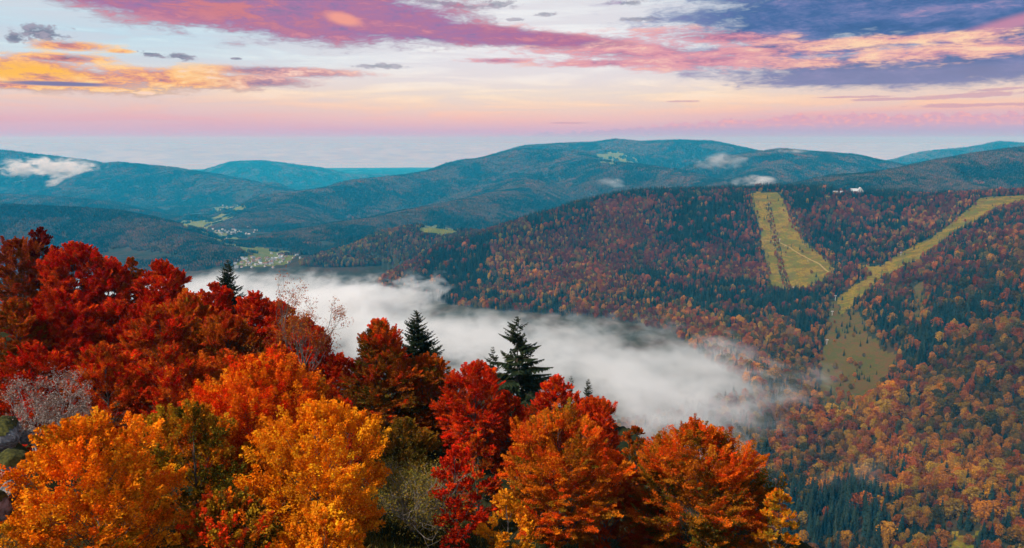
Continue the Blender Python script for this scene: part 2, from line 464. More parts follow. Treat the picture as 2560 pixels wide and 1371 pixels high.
# ------------------------------------------------------------------ foreground tree plan: everything about where it stands
# name, top px, top py, distance, height, crown width px, style
FG = [
 # kind, px, py, Y, H, wpx, crown base fraction, palette, label
 ('maple_tree', 205, 1046, 27, 6.8, 395, .10, 'gold_orange', 'rounded golden orange maple with large leaves beside the mossy rocks'),
 ('maple_tree', 478, 1005, 37, 9.0, 330, .03, 'olive_orange', 'dark olive green maple with some orange sprays between two golden maples'),
 ('maple_tree', 792, 1000, 36, 8.5, 360, .04, 'amber', 'big amber yellow maple at the bottom, its edge against the bare grey shrub'),
 ('maple_tree', 640, 912, 43, 9.0, 400, .06, 'orange_red', 'orange red maple crown rising behind the big amber maple'),
 ('maple_tree', 560, 1225, 28, 4.6, 290, .0, 'young_red', 'low young olive maple with red tips at the bottom edge'),
 ('maple_tree', 800, 1290, 28, 3.0, 240, .0, 'amber', 'low golden maple shoot below the big amber maple'),
 ('beech_tree', 1138, 1095, 45, 8.5, 148, .02, 'scarlet', 'narrow scarlet red tree right of the bare grey shrub'),
 ('beech_tree', 1265, 1212, 40, 6.0, 150, .02, 'yellow', 'small yellow tree at the bottom between scarlet and orange crowns'),
 ('beech_tree', 1405, 1014, 56, 11.5, 340, .04, 'orange_beech', 'large orange beech with olive inner sprays, bottom centre'),
 ('beech_tree', 1530, 1110, 60, 11.0, 210, .03, 'red_orange', 'red orange beech crown pressed against the large orange beech'),
 ('beech_tree', 1745, 1052, 58, 12.0, 380, .03, 'olive_beech', 'large olive beech with orange shoulders at the right end of the grove'),
 ('beech_tree', 1588, 1052, 74, 9.0, 95, .1, 'rust_olive', 'small rusty olive tree top behind the right end of the grove'),
 ('beech_tree', 1948, 1205, 54, 8.0, 120, .02, 'yellow_olive', 'small golden yellow tree at the far right end of the grove'),
 ('beech_tree', 950, 786, 82, 14.5, 270, .06, 'red_over_olive', 'tall cone shaped beech with red top and olive brown skirts'),
 ('beech_tree', 1060, 880, 84, 12.0, 190, .05, 'rust_olive', 'rust and olive beech leaning beside the tall red topped beech'),
 ('beech_tree', 1187, 897, 80, 12.0, 200, .14, 'bright_red', 'bright red beech with grey forked limbs showing through the crown'),
 ('beech_tree', 1265, 965, 84, 10.0, 120, .05, 'bright_red', 'smaller red beech just below the tall spruce'),
 ('beech_tree', 1390, 928, 88, 12.5, 170, .05, 'bright_red', 'red beech right of the tall spruce with a pale forked limb'),
 ('beech_tree', 1480, 985, 84, 11.5, 190, .05, 'red_orange', 'rounded red orange beech on the skyline beside the tiny spruce top'),
 ('beech_tree', 1130, 960, 92, 11.0, 110, .05, 'orange_beech', 'thin orange beech between the dark fir and the bright red beech'),
 ('beech_tree', 700, 742, 98, 12.0, 130, .05, 'bright_red', 'red beech on the skyline just behind the bare branched beech'),
 ('beech_tree', 765, 780, 96, 11.5, 110, .05, 'deep_red', 'dark red beech between the bare branched beech and the fog'),
 # the red bank on the left
 ('beech_tree', 40, 590, 118, 14.0, 170, .12, 'thin_red', 'thin rusty red beech with bare limbs at the top left edge'),
 ('beech_tree', 98, 556, 122, 14.0, 85, .2, 'maroon', 'dark maroon beech tip, highest point of the red bank'),
 ('beech_tree', 180, 600, 112, 13.5, 180, .05, 'deep_red', 'deep red beech on the skyline right of the maroon tip'),
 ('beech_tree', 275, 640, 112, 13.0, 140, .05, 'deep_red', 'deep red skyline beech left of the olive speckled top'),
 ('beech_tree', 325, 632, 116, 13.0, 80, .05, 'rust_olive', 'olive speckled tree top in the red skyline'),
 ('beech_tree', 400, 645, 108, 13.0, 150, .05, 'bright_red', 'vivid red beech at the shoulder of the red bank skyline'),
 ('beech_tree', 465, 722, 98, 12.0, 170, .05, 'orange_beech', 'orange and olive beech below the vivid red skyline beech'),
 ('beech_tree', 535, 700, 106, 11.0, 120, .05, 'bright_red', 'vivid red beech left of the lone dark fir'),
 ('beech_tree', 635, 722, 100, 12.0, 160, .05, 'bright_red', 'vivid red beech right of the lone dark fir'),
 ('beech_tree', 560, 775, 88, 12.0, 200, .05, 'red_olive', 'olive and orange beech under the lone dark fir'),
 ('beech_tree', 790, 805, 92, 12.0, 130, .05, 'deep_red', 'dark red beech edging the fog behind the bare branched tree'),
 ('beech_tree', 850, 875, 84, 11.0, 130, .05, 'deep_red', 'dark red beech left of the tall red topped beech'),
 ('beech_tree', 130, 720, 92, 12.5, 210, .05, 'deep_red', 'broad deep red beech in the middle of the red bank'),
 ('beech_tree', 30, 740, 88, 12.0, 170, .05, 'red_olive', 'dull red beech with olive leaves at the left edge'),
 ('beech_tree', 290, 745, 94, 12.5, 210, .05, 'deep_red', 'deep red beech behind the orange streaked beech'),
 ('beech_tree', 385, 760, 86, 12.5, 200, .05, 'red_rust', 'rusty red beech in the centre of the left bank'),
 ('beech_tree', 80, 850, 68, 11.0, 230, .05, 'deep_red', 'deep red beech above the grey lichen shrub'),
 ('beech_tree', 255, 850, 66, 11.0, 240, .05, 'red_rust', 'rust red beech with layered sprays and dark gaps, lower left'),
 ('beech_tree', 420, 860, 66, 10.5, 230, .05, 'red_rust', 'orange red beech behind the olive green maple'),
 ('beech_tree', 690, 850, 72, 10.5, 190, .05, 'red_rust', 'rust red beech under the bare branched tree'),
 ('beech_tree', 560, 868, 70, 10.0, 190, .05, 'red_olive', 'olive rust beech behind the orange red maple crown'),
 ('beech_tree', 860, 985, 62, 9.5, 130, .05, 'deep_red', 'dark red beech behind the right shoulder of the amber maple'),
 ('beech_tree', 1010, 1040, 66, 8.5, 190, .03, 'dark_olive', 'dark olive beech filling the shade behind the bare grey shrub'),
 ('beech_tree', 1190, 1075, 60, 9.0, 150, .05, 'red_rust', 'rust red beech in shade between scarlet tree and orange beech'),
 ('beech_tree', 1620, 1150, 62, 9.5, 160, .03, 'rust_olive', 'rust beech between the red orange and the large olive beeches'),
 ('beech_tree', 1860, 1130, 60, 10.5, 200, .02, 'orange_beech', 'orange shouldered beech on the right flank of the olive beech'),
]
CONIFER = [
 ('spruce_tree', 1293, 790, 104, 15.5, 150, 'droop', 'tall dark spruce with drooping open branches standing against the fog'),
 ('spruce_tree', 1232, 866, 112, 11.5, 66, 'droop', 'small dark spruce close to the left of the tall open spruce'),
 ('fir_tree', 1040, 774, 104, 14.8, 150, 'dense', 'dense dark fir against the fog right of the tall red beech'),
 ('fir_tree', 1085, 865, 98, 10.5, 90, 'dense', 'olive dark fir half hidden below the dense dark fir'),
 ('fir_tree', 568, 648, 124, 12.5, 92, 'dense', 'lone dark fir standing above the red beeches on the left'),
 ('spruce_tree', 1471, 946, 108, 9.5, 46, 'dense', 'tiny spruce top above the red orange skyline beech'),
 ('spruce_tree', 1428, 938, 112, 9.5, 36, 'droop', 'slim spruce tip beside the red beech right of the tall spruce'),
]
OTHER = {'bare': (735, 742, 80, 11.0, 230), 'grey': (1030, 1145, 46, 4.4, 200), 'lichen': (75, 925, 33, 3.4, 240)}

bases = []
for r in FG: p = pt(r[1], r[2], r[3]); bases.append((p[0], p[1], p[2] - r[4]))
for r in CONIFER: p = pt(r[1], r[2], r[3]); bases.append((p[0], p[1], p[2] - r[4]))
for r in OTHER.values(): p = pt(r[0], r[1], r[2]); bases.append((p[0], p[1], p[2] - r[3]))
bases += [(-8.5, 24, -13.6), (-12, 31, -13.2), (-22, 30, -12.5), (-40, 50, -17), (-70, 90, -24), (0, 12, -17), (15, 30, -24), (25, 50, -32), (-15, 10, -14), (-5, 32, -18.5)]
bases = np.array(bases)


def fore_h(x, y):
    sh = x.shape
    x = x.ravel(); y = y.ravel()
    d2 = (x[:, None] - bases[None, :, 0]) ** 2 + (y[:, None] - bases[None, :, 1]) ** 2
    w = 1.0 / (d2 + 16.0) ** 1.6
    h = (w * bases[None, :, 2]).sum(1) / w.sum(1)
    dm = np.sqrt(d2.min(1))
    h = h - 1.35 * np.maximum(0, dm - 7.0)
    return h.reshape(sh)


# ------------------------------------------------------------------ terrain: ridges, a valley side given by survey points, the near spur
def smax(a, b, k):
    h = np.clip(0.5 + 0.5 * (a - b) / k, 0, 1)
    return b + (a - b) * h + k * h * (1 - h)


RIDGES = [  # points (px, py, Y), slope, crest width, spur strength
 ([(730, 695, 3200), (800, 655, 3400), (880, 616, 3600), (960, 580, 3690), (1040, 562, 3690), (1100, 567, 3690), (1200, 580, 3699), (1350, 575, 3699)], .36, 120, 1.0),
 ([(1140, 414, 7600), (1200, 400, 7800), (1260, 382, 8000), (1320, 364, 8200), (1400, 359, 8300), (1480, 356, 8300), (1540, 348, 8300), (1600, 354, 8300), (1700, 351, 8200),
   (1780, 353, 8100), (1850, 368, 8000), (1900, 379, 7900)], .36, 150, 1.3),
 ([(1420, 376, 7000), (1300, 374, 7000), (1200, 400, 6900), (1100, 427, 6700), (1000, 442, 6500), (900, 450, 6300), (820, 472, 6000), (740, 502, 5600), (660, 532, 5200), (610, 552, 5000)], .36, 150, 1.5),
 ([(1400, 382, 7000), (1500, 402, 6300), (1650, 422, 5800), (1800, 452, 5300), (1900, 475, 5000)], .33, 150, 1.4),
 ([(1320, 440, 6000), (1300, 472, 5500), (1150, 502, 5000), (950, 542, 4600), (750, 584, 4250), (640, 615, 4050)], .33, 110, 1.2),
 ([(1960, 373, 6500), (2050, 383, 6500), (2130, 388, 6500), (2200, 403, 6400), (2260, 418, 6300), (2350, 433, 6200)], .34, 130, 1.2),
 ([(2050, 383, 6500), (1960, 405, 6000), (1900, 432, 5600), (1850, 462, 5300)], .34, 100, 1.2),
 ([(1990, 470, 4250), (2030, 457, 4300), (2150, 437, 4400), (2250, 422, 4500), (2350, 402, 4600), (2450, 382, 4700), (2560, 367, 4800), (2750, 345, 4900)], .36, 140, 1.1),
 ([(2240, 402, 9000), (2330, 380, 9200), (2450, 368, 9200), (2500, 356, 9300), (2560, 360, 9300), (2700, 352, 9300)], .36, 120, 1.0),
 ([(-250, 362, 8000), (0, 377, 8000), (70, 387, 8000), (140, 398, 8000), (180, 402, 7900), (240, 414, 7800), (290, 406, 7700), (400, 417, 7600), (500, 432, 7500), (560, 447, 7300), (640, 467, 7100),
   (740, 484, 6900)], .34, 150, 1.5),
 ([(480, 442, 11000), (510, 427, 11000), (580, 406, 11000), (650, 403, 11000), (720, 411, 11000), (800, 421, 11200), (870, 437, 11500), (990, 439, 12000)], .32, 150, 1.0),
 ([(860, 434, 15000), (930, 427, 15000), (1000, 430, 15000), (1080, 442, 15000)], .25, 200, .8),
 ([(-150, 480, 6000), (0, 487, 6000), (100, 492, 5900), (200, 499, 5800), (300, 522, 5700), (400, 548, 5500)], .36, 130, 1.2),
 ([(-250, 490, 4300), (0, 511, 4300), (100, 514, 4300), (200, 519, 4300), (270, 524, 4300), (350, 543, 4200), (450, 583, 4000), (520, 615, 3800), (600, 643, 3600), (670, 664, 3450)], .44, 120, .9),
]
MIDPTS = [(950, 705, 2000), (1100, 625, 2150), (1300, 558, 2250), (1500, 503, 2350), (1650, 481, 2400), (1750, 479, 2400), (1850, 479, 2350), (1910, 476, 2350), (2060, 483, 2300), (2145, 486, 2250),
          (2300, 493, 2200), (2450, 493, 2100), (2560, 484, 2050), (2750, 470, 2000), (2950, 470, 1900),
          (1040, 725, 1880), (1150, 748, 1750), (1450, 803, 1520), (1700, 883, 1280), (1930, 953, 1120),
          (1300, 650, 2000), (1500, 620, 2050), (1700, 600, 2050), (1500, 700, 1800), (1700, 720, 1720), (1750, 800, 1500), (1880, 800, 1500),
          (1900, 600, 2020), (1980, 600, 2000), (1950, 720, 1700), (2080, 680, 1740),
          (2150, 650, 1760), (2100, 760, 1520), (2060, 900, 1270), (2040, 980, 1130),
          (2350, 590, 1850), (2200, 690, 1630), (2560, 560, 1640), (2400, 700, 1420), (2560, 700, 1270), (2300, 800, 1270), (2500, 900, 1010), (2250, 1000, 1000), (2150, 1060, 970),
          (2000, 1130, 940), (2560, 1100, 810), (2250, 1200, 810), (2050, 1250, 790), (2560, 1350, 630), (2250, 1371, 660), (1950, 1300, 730), (2800, 900, 900), (2800, 1300, 620)]
mp = np.array([pt(a, b, c * 1.4) for a, b, c in MIDPTS])
mp = np.concatenate([mp, np.array([[-900, 3500, -560], [30, 3800, -530], [700, 4200, -430], [1500, 3900, -420], [2200, 3600, -330], [-1200, 2300, -575], [-500, 2100, -570], [0, 1600, -570], [250, 1200, -570],
                                   [-400, 1500, -575], [-900, 1600, -580], [300, 800, -570], [-300, 900, -575], [500, 600, -560], [3000, 2600, -150], [-1500, 3000, -560], [1100, 500, -400], [-560, 2800, -575], [-650, 2600, -580], [-560, 3150, -575], [-430, 3350, -570], [-300, 3600, -560], [-130, 3850, -550]])])


def _tps(r2):
    return 0.5 * r2 * np.log(r2 + 1e-9)


_sc = 1000.0
_P = mp[:, :2] / _sc
_K = _tps(((_P[:, None] - _P[None]) ** 2).sum(-1)) + 2e-4 * np.eye(len(_P))
_A = np.block([[_K, np.c_[np.ones(len(_P)), _P]], [np.c_[np.ones(len(_P)), _P].T, np.zeros((3, 3))]])
_w = np.linalg.solve(_A, np.r_[mp[:, 2], 0, 0, 0])


def mid_h(x, y):
    sh = x.shape
    q = np.stack([x.ravel(), y.ravel()], -1) / _sc
    out = np.empty(len(q))
    for i in range(0, len(q), 40000):
        s = q[i:i + 40000]
        k = _tps(((s[:, None] - _P[None]) ** 2).sum(-1))
        out[i:i + 40000] = k @ _w[:-3] + _w[-3] + s @ _w[-2:]
    return out.reshape(sh)


def floor_h(x, y):
    z = np.interp(y, [0, 3700, 7600, 17000, 24000, 33000], [-562.0, -562.0, -800.0, -1040.0, -1060.0, -1060.0])
    return z


def ridge_h(x, y, pts, slope, w, spur):
    P = np.array([pt(a, b, c if c < 3700 else 3700 + (c - 3700) * 2.2) for a, b, c in pts])
    fs = 1.0 if pts[0][2] < 4500 else 2.0
    w = w * (1.0 if fs == 1 else 1.6)
    best = np.full(x.shape, 1e9); hz = np.zeros(x.shape)
    for a, b in zip(P[:-1], P[1:]):
        ab = b[:2] - a[:2]
        t = np.clip(((x - a[0]) * ab[0] + (y - a[1]) * ab[1]) / (ab @ ab), 0, 1)
        d = np.hypot(x - a[0] - t * ab[0], y - a[1] - t * ab[1])
        m = d < best
        best = np.where(m, d, best)
        hz = np.where(m, a[2] + t * (b[2] - a[2]), hz)
    q = 1 + spur * 0.42 * fbm(x / 620.0 / fs, y / 620.0 / fs, 11, 4) * np.clip(best / 300, 0, 1)
    d = best * q
    return hz - 12 - slope * (np.sqrt(d * d + w * w) - w) + spur * 38 * fs * fbm(x / 420 / fs, y / 420 / fs, 31, 5) * np.clip(best / 350 / fs, 0, 1)


NT_, NR_ = 1200, 900
th = np.linspace(R(-47), R(47), NT_)
rr = np.concatenate([[6.0], np.geomspace(12.0, 32500.0, NR_ - 1)])
TH, RR = np.meshgrid(th, rr)           # (NR, NT)
GX, GY = RR * np.sin(TH), RR * np.cos(TH)


def height(x, y):
    x = np.asarray(x, float); y = np.asarray(y, float)
    h = floor_h(x, y) + 6 * fbm(x / 500, y / 500, 3, 3)
    far = y > 1800
    if far.any():
        xf, yf = x[far], y[far]
        hf = h[far]
        for r in RIDGES:
            hf = smax(ridge_h(xf, yf, *r), hf, 25.0)
        h[far] = hf
    mid = (y > 350) & (y < 5200) & (x > -1700) & (x < 4200)
    if mid.any():
        xm, ym = x[mid], y[mid]
        hm = mid_h(xm, ym)
        hm = hm + 14 * fbm(xm / 230, ym / 260, 41, 4) * np.clip((ym - 500) / 900, 0, 1)
        hm = hm - np.maximum(0, ym - 3900) * 0.4 - np.maximum(0, -1100 - xm) * 0.4 - np.maximum(0, 700 - ym) * 0.3
        h[mid] = smax(hm, h[mid], 12.0)
    near = np.hypot(x, y) < 1100
    if near.any():
        xn, yn = x[near], y[near]
        hn = fore_h(xn, yn) + 0.5 * fbm(xn / 6, yn / 6, 51, 4)
        h[near] = smax(hn, h[near], 8.0)
    return h


GZ = height(GX, GY)
LOGR0, LOGR1 = math.log(12.0), math.log(32500.0)


def grid_sample(A, x, y):
    r = np.hypot(x, y); t = np.arctan2(x, y)
    fi = np.clip(1 + (np.log(np.maximum(r, 12.01)) - LOGR0) / (LOGR1 - LOGR0) * (NR_ - 2), 0, NR_ - 1.001)
    fj = np.clip((t - th[0]) / (th[-1] - th[0]) * (NT_ - 1), 0, NT_ - 1.001)
    i = fi.astype(int); j = fj.astype(int)
    a = fi - i; b = fj - j
    return (A[i, j] * (1 - a) + A[i + 1, j] * a) * (1 - b) + (A[i, j + 1] * (1 - a) + A[i + 1, j + 1] * a) * b


# horizon of the bare ground as seen from the drone, for leaving out what no view shows
ANG = np.arctan2(GZ, RR)
HZ = np.maximum.accumulate(np.where(rr[:, None] < 330, -1.6, ANG), axis=0)
HZ = np.concatenate([np.full((1, NT_), -1.6), HZ[:-1]])


def hit(px, py, rmin=450.0):
    d = ray(px, py)
    t = math.atan2(d[0], d[1])
    e = math.atan2(d[2], math.hypot(d[0], d[1]))
    j = int(np.clip(round((t - th[0]) / (th[-1] - th[0]) * (NT_ - 1)), 0, NT_ - 1))
    k = np.nonzero((ANG[:, j] >= e) & (rr > rmin))[0]
    i = k[0] if len(k) else NR_ - 1
    if i > 0 and ANG[i, j] > ANG[i - 1, j]:
        f = np.clip((e - ANG[i - 1, j]) / (ANG[i, j] - ANG[i - 1, j] + 1e-12), 0, 1)
        r = rr[i - 1] + f * (rr[i] - rr[i - 1])
    else:
        r = rr[i]
    x, y = r * math.sin(t), r * math.cos(t)
    return np.array([x, y, float(grid_sample(GZ, np.array([x]), np.array([y]))[0])])


def crest(px, r0=2300.0, r1=3800.0):
    d = ray(px, 480)
    t = math.atan2(d[0], d[1])
    j = int(np.clip(round((t - th[0]) / (th[-1] - th[0]) * (NT_ - 1)), 0, NT_ - 1))
    k = np.nonzero((rr > r0) & (rr < r1))[0]
    i = k[np.argmax(ANG[k, j])]
    return np.array([GX[i, j], GY[i, j], GZ[i, j]])


def in_poly(x, y, poly):
    ins = np.zeros(x.shape, bool)
    n = len(poly)
    for i in range(n):
        x1, y1 = poly[i][0], poly[i][1]; x2, y2 = poly[(i + 1) % n][0], poly[(i + 1) % n][1]
        c = ((y1 > y) != (y2 > y)) & (x < (x2 - x1) * (y - y1) / (y2 - y1 + 1e-12) + x1)
        ins ^= c
    return ins


def world_poly(pts, rmin=450.0):
    out = []
    for (a, b), (c, d) in zip(pts, pts[1:] + pts[:1]):
        for k in range(3):
            out.append(hit(a + (c - a) * k / 3, b + (d - b) * k / 3, rmin)[:2])
    return out


MEADOWS = [   # photo outlines of the open ground, carried onto the terrain; kind 0 bright, 1 bracken brown, 2 valley field
 (0, [(1870, 480), (1955, 480), (1965, 522), (1990, 570), (2020, 610), (2060, 642), (2082, 665), (2088, 690), (2040, 712), (2005, 726), (1975, 731), (1945, 729), (1918, 720), (1910, 650), (1897, 590), (1885, 530)]),
 (0, [(2452, 494), (2500, 491), (2590, 487), (2590, 503), (2490, 524), (2430, 563), (2380, 593), (2340, 622), (2300, 652), (2265, 670), (2230, 690), (2200, 704), (2165, 742), (2130, 772), (2105, 795), (2092, 760),
      (2090, 745), (2130, 715), (2168, 692), (2140, 655), (2200, 664), (2255, 628), (2330, 592), (2390, 548)]),
 (1, [(2090, 748), (2130, 772), (2150, 785), (2175, 830), (2200, 870), (2240, 880), (2262, 850), (2285, 790), (2280, 720), (2306, 700), (2315, 740), (2305, 795), (2268, 845), (2245, 900), (2205, 962), (2172, 995),
      (2110, 1028), (2040, 1022), (2050, 960), (2062, 900), (2075, 830)]),
 (1, [(2072, 748), (2092, 748), (2085, 850), (2066, 940), (2052, 1000), (2036, 1000), (2050, 930), (2062, 850)]),
 (0, [(2362, 1338), (2385, 1326), (2420, 1330), (2446, 1318), (2458, 1336), (2448, 1362), (2470, 1400), (2400, 1420), (2345, 1405), (2372, 1370)]),
 (2, [(1042, 578), (1062, 562), (1100, 562), (1130, 572), (1150, 582), (1110, 590), (1060, 585)]),
 (2, [(1485, 382), (1540, 378), (1595, 398), (1600, 412), (1540, 416), (1492, 410)]),
 (2, [(440, 555), (520, 545), (580, 532), (590, 545), (560, 560), (500, 575), (450, 570)]),
 (2, [(540, 607), (600, 612), (660, 620), (740, 630), (700, 642), (620, 634), (560, 618)]),
 (2, [(490, 575), (560, 580), (600, 598), (560, 610), (510, 600)]),
 (2, [(600, 640), (690, 632), (740, 640), (720, 662), (640, 672), (590, 664)]),
 (2, [(520, 520), (600, 512), (650, 520), (590, 530), (530, 532)]),
]
MEADW = [(k, world_poly(p, 1500.0 if k == 2 else 550.0)) for k, p in MEADOWS]


def meadow_mask(x, y, wob=0.0):
    out = np.full(np.shape(x), -1)
    r = np.hypot(x, y)
    xx = x + wob * fbm(x / 30, y / 30, 61, 3); yy = y + wob * fbm(x / 30, y / 30, 67, 3)
    for k, P in MEADW:
        A = np.array(P)
        b = (x > A[:, 0].min() - 30) & (x < A[:, 0].max() + 30) & (y > A[:, 1].min() - 30) & (y < A[:, 1].max() + 30)
        if b.any():
            m = np.zeros(x.shape, bool)
            m[b] = in_poly(xx[b], yy[b], P)
            out[m & (out < 0)] = k
    return out


# terrain sheet
idx = np.arange(NR_ * NT_).reshape(NR_, NT_)
Q = np.stack([idx[:-1, :-1], idx[:-1, 1:], idx[1:, 1:], idx[1:, :-1]], -1).reshape(-1, 4)[:, ::-1]
TV = np.stack([GX, GY, GZ], -1).reshape(-1, 3)
MM = meadow_mask(GX, GY, 13.0)


def terrain_mat():
    m, t = new_mat('forest_ground')
    g = t.add('ShaderNodeNewGeometry')
    pos = g.outputs['Position']
    n1 = t.noise(pos, 0.012, 6.0, 0.6)
    n2 = t.noise(pos, 0.35, 5.0, 0.65)
    c = t.ramp(n1, [(0.35, (0.012, 0.020, 0.011, 1)), (0.5, (0.030, 0.028, 0.012, 1)), (0.62, (0.055, 0.028, 0.012, 1))])
    c = t.mix(t.smooth(n2, 0.4, 0.65, 0, 0.6), c, (0.05, 0.045, 0.018, 1))
    p = t.add('ShaderNodeBsdfDiffuse'); t.set(p.inputs[0], c)
    b = t.add('ShaderNodeBump'); b.inputs['Strength'].default_value = 0.6; b.inputs['Distance'].default_value = 0.4
    t.set(b.inputs['Height'], n2); t.l.new(b.outputs[0], p.inputs['Normal'])
    o = t.add('ShaderNodeOutputMaterial'); t.l.new(p.outputs[0], o.inputs[0])
    return m


def meadow_mat(name, a, b, c3):
    m, t = new_mat(name)
    pos = t.add('ShaderNodeNewGeometry').outputs['Position']
    n1 = t.noise(pos, 0.020, 5.0, 0.62)
    n2 = t.noise(t.vmath('MULTIPLY', pos, (1, .45, 1)), 0.09, 6.0, 0.75)
    n3 = t.noise(pos, 0.35, 4.0, 0.75)
    c = t.mix(t.smooth(n1, 0.43, 0.57), (*a, 1), (*b, 1))
    c = t.mix(t.smooth(n2, 0.47, 0.62, 0, 0.85), c, (*c3, 1))
    c = t.mix(t.smooth(n3, 0.42, 0.62, 0.0, 0.6), c, (0.06, 0.055, 0.012, 1))
    p = t.add('ShaderNodeBsdfDiffuse'); t.set(p.inputs[0], c)
    bm = t.add('ShaderNodeBump'); bm.inputs['Strength'].default_value = 0.7; bm.inputs['Distance'].default_value = 1.0
    t.set(bm.inputs['Height'], n2); t.l.new(bm.outputs[0], p.inputs['Normal'])
    o = t.add('ShaderNodeOutputMaterial'); t.l.new(p.outputs[0], o.inputs[0])
    return m


ter = add_ob('terrain', mesh_np('terrain', TV, [Q], [terrain_mat()], smooth=True))
tag(ter, 'wooded mountain terrain with valleys falling away to the far plain', 'terrain', kind='structure')
MEADMAT = [meadow_mat('ski_grass', (0.125, 0.125, 0.004), (0.25, 0.170, 0.005), (0.15, 0.052, 0.010)),
           meadow_mat('bracken', (0.105, 0.070, 0.010), (0.075, 0.070, 0.008), (0.14, 0.045, 0.012)),
           meadow_mat('valley_grass', (0.13, 0.17, 0.03), (0.20, 0.19, 0.035), (0.10, 0.11, 0.03))]
fm = MM.reshape(-1)[Q]
for k, (nm, lab) in enumerate([('ski_slope', 'yellow green mown ski runs on the forested ridge'), ('bracken_clearing', 'brown bracken clearing below the ski runs'),
                               ('valley_meadow', 'pale green meadows in the valley and on the knoll')]):
    f = Q[((fm == k).sum(1) >= 3)]
    if not len(f): continue
    u, inv = np.unique(f, return_inverse=True)
    v = TV[u].copy(); v[:, 2] += 0.6
    o = add_ob(nm, mesh_np(nm, v, [inv.reshape(-1, 4)], [MEADMAT[k]], smooth=True))
    tag(o, lab, 'meadow', kind='structure')

# ------------------------------------------------------------------ leafy trees: trunk with limbs, crown of leaf sprays
PAL = {   # leaf colours: tip colours (sun side of the year), mid colours, late green colours; share of green low in the crown
 'gold_orange': ([(.80, .20, .006), (.85, .29, .010), (.72, .13, .005)], [(.78, .25, .008), (.62, .20, .008)], [(.26, .20, .012), (.40, .27, .012)], .40),
 'olive_orange': ([(.50, .22, .010), (.42, .25, .014), (.66, .17, .006)], [(.19, .13, .010), (.27, .09, .008)], [(.085, .080, .010), (.12, .10, .012)], 1.5),
 'amber': ([(.86, .27, .008), (.90, .38, .012), (.84, .22, .006)], [(.86, .30, .010), (.74, .17, .006)], [(.52, .28, .012), (.30, .20, .012)], .30),
 'orange_red': ([(.80, .13, .006), (.70, .045, .005), (.84, .24, .008)], [(.60, .05, .006), (.66, .17, .007)], [(.30, .17, .012), (.36, .05, .006)], .8),
 'young_red': ([(.70, .05, .008), (.66, .16, .008), (.36, .20, .012)], [(.34, .14, .010), (.16, .11, .012)], [(.10, .085, .012)], 1.2),
 'scarlet': ([(.66, .035, .006), (.76, .07, .008), (.56, .022, .006)], [(.50, .020, .006), (.42, .016, .006)], [(.34, .018, .006)], .3),
 'yellow': ([(.80, .33, .014), (.76, .26, .010)], [(.72, .30, .014), (.62, .20, .010)], [(.42, .26, .014)], .3),
 'orange_beech': ([(.72, .10, .006), (.68, .19, .008), (.62, .06, .006)], [(.55, .11, .008), (.42, .15, .009)], [(.20, .13, .010), (.30, .09, .008)], .8),
 'red_orange': ([(.62, .04, .005), (.68, .085, .006)], [(.48, .04, .005), (.40, .07, .006)], [(.22, .08, .008), (.30, .03, .005)], .5),
 'olive_beech': ([(.66, .11, .006), (.58, .17, .009), (.66, .075, .006)], [(.36, .14, .009), (.22, .11, .009)], [(.10, .085, .010), (.14, .09, .009)], 1.9),
 'rust_olive': ([(.52, .10, .007), (.46, .06, .006)], [(.27, .12, .009), (.34, .07, .007)], [(.12, .10, .010), (.17, .075, .008)], .9),
 'yellow_olive': ([(.72, .27, .010), (.66, .15, .008)], [(.48, .24, .012), (.32, .18, .012)], [(.18, .14, .012)], .7),
 'red_over_olive': ([(.60, .040, .006), (.56, .10, .008)], [(.38, .065, .007), (.34, .12, .009)], [(.12, .095, .011), (.19, .10, .010)], 1.35),
 'bright_red': ([(.64, .020, .005), (.70, .040, .005), (.66, .09, .006)], [(.48, .018, .005), (.42, .05, .006)], [(.30, .03, .006), (.26, .07, .007)], .4),
 'thin_red': ([(.40, .035, .008), (.44, .09, .010)], [(.30, .04, .008), (.26, .07, .010)], [(.15, .07, .010)], .4),
 'maroon': ([(.20, .014, .010), (.28, .018, .009)], [(.18, .014, .009)], [(.14, .016, .008)], .2),
 'deep_red': ([(.64, .018, .005), (.70, .040, .005), (.70, .085, .006), (.50, .012, .006)], [(.40, .013, .005), (.40, .050, .006)], [(.24, .030, .006), (.24, .08, .008)], .5),
 'red_rust': ([(.62, .030, .005), (.68, .09, .007), (.54, .016, .006), (.62, .15, .009)], [(.40, .035, .006), (.36, .075, .007)], [(.24, .055, .007), (.20, .09, .009)], .6),
 'red_olive': ([(.50, .050, .006), (.54, .12, .008)], [(.34, .055, .007), (.30, .11, .009)], [(.15, .10, .010), (.24, .05, .007)], .9),
 'dark_olive': ([(.26, .10, .009), (.20, .11, .010)], [(.13, .085, .010), (.17, .07, .008)], [(.075, .065, .010), (.10, .07, .009)], 1.2),
}


def unit(v):
    return v / (np.linalg.norm(v, axis=-1, keepdims=True) + 1e-9)


def kites(c, axis, nrm, L, Wd):
    """leaf-shaped quads: c centre (N,3), axis along the leaf, nrm normal"""
    side = unit(np.cross(nrm, axis))
    L = np.asarray(L)[:, None]; Wd = np.asarray(Wd)[:, None]
    v = np.stack([c - axis * L * .5, c + side * Wd * .5 + axis * L * .08, c + axis * L * .5, c - side * Wd * .5 + axis * L * .08], 1)
    return v.reshape(-1, 3)


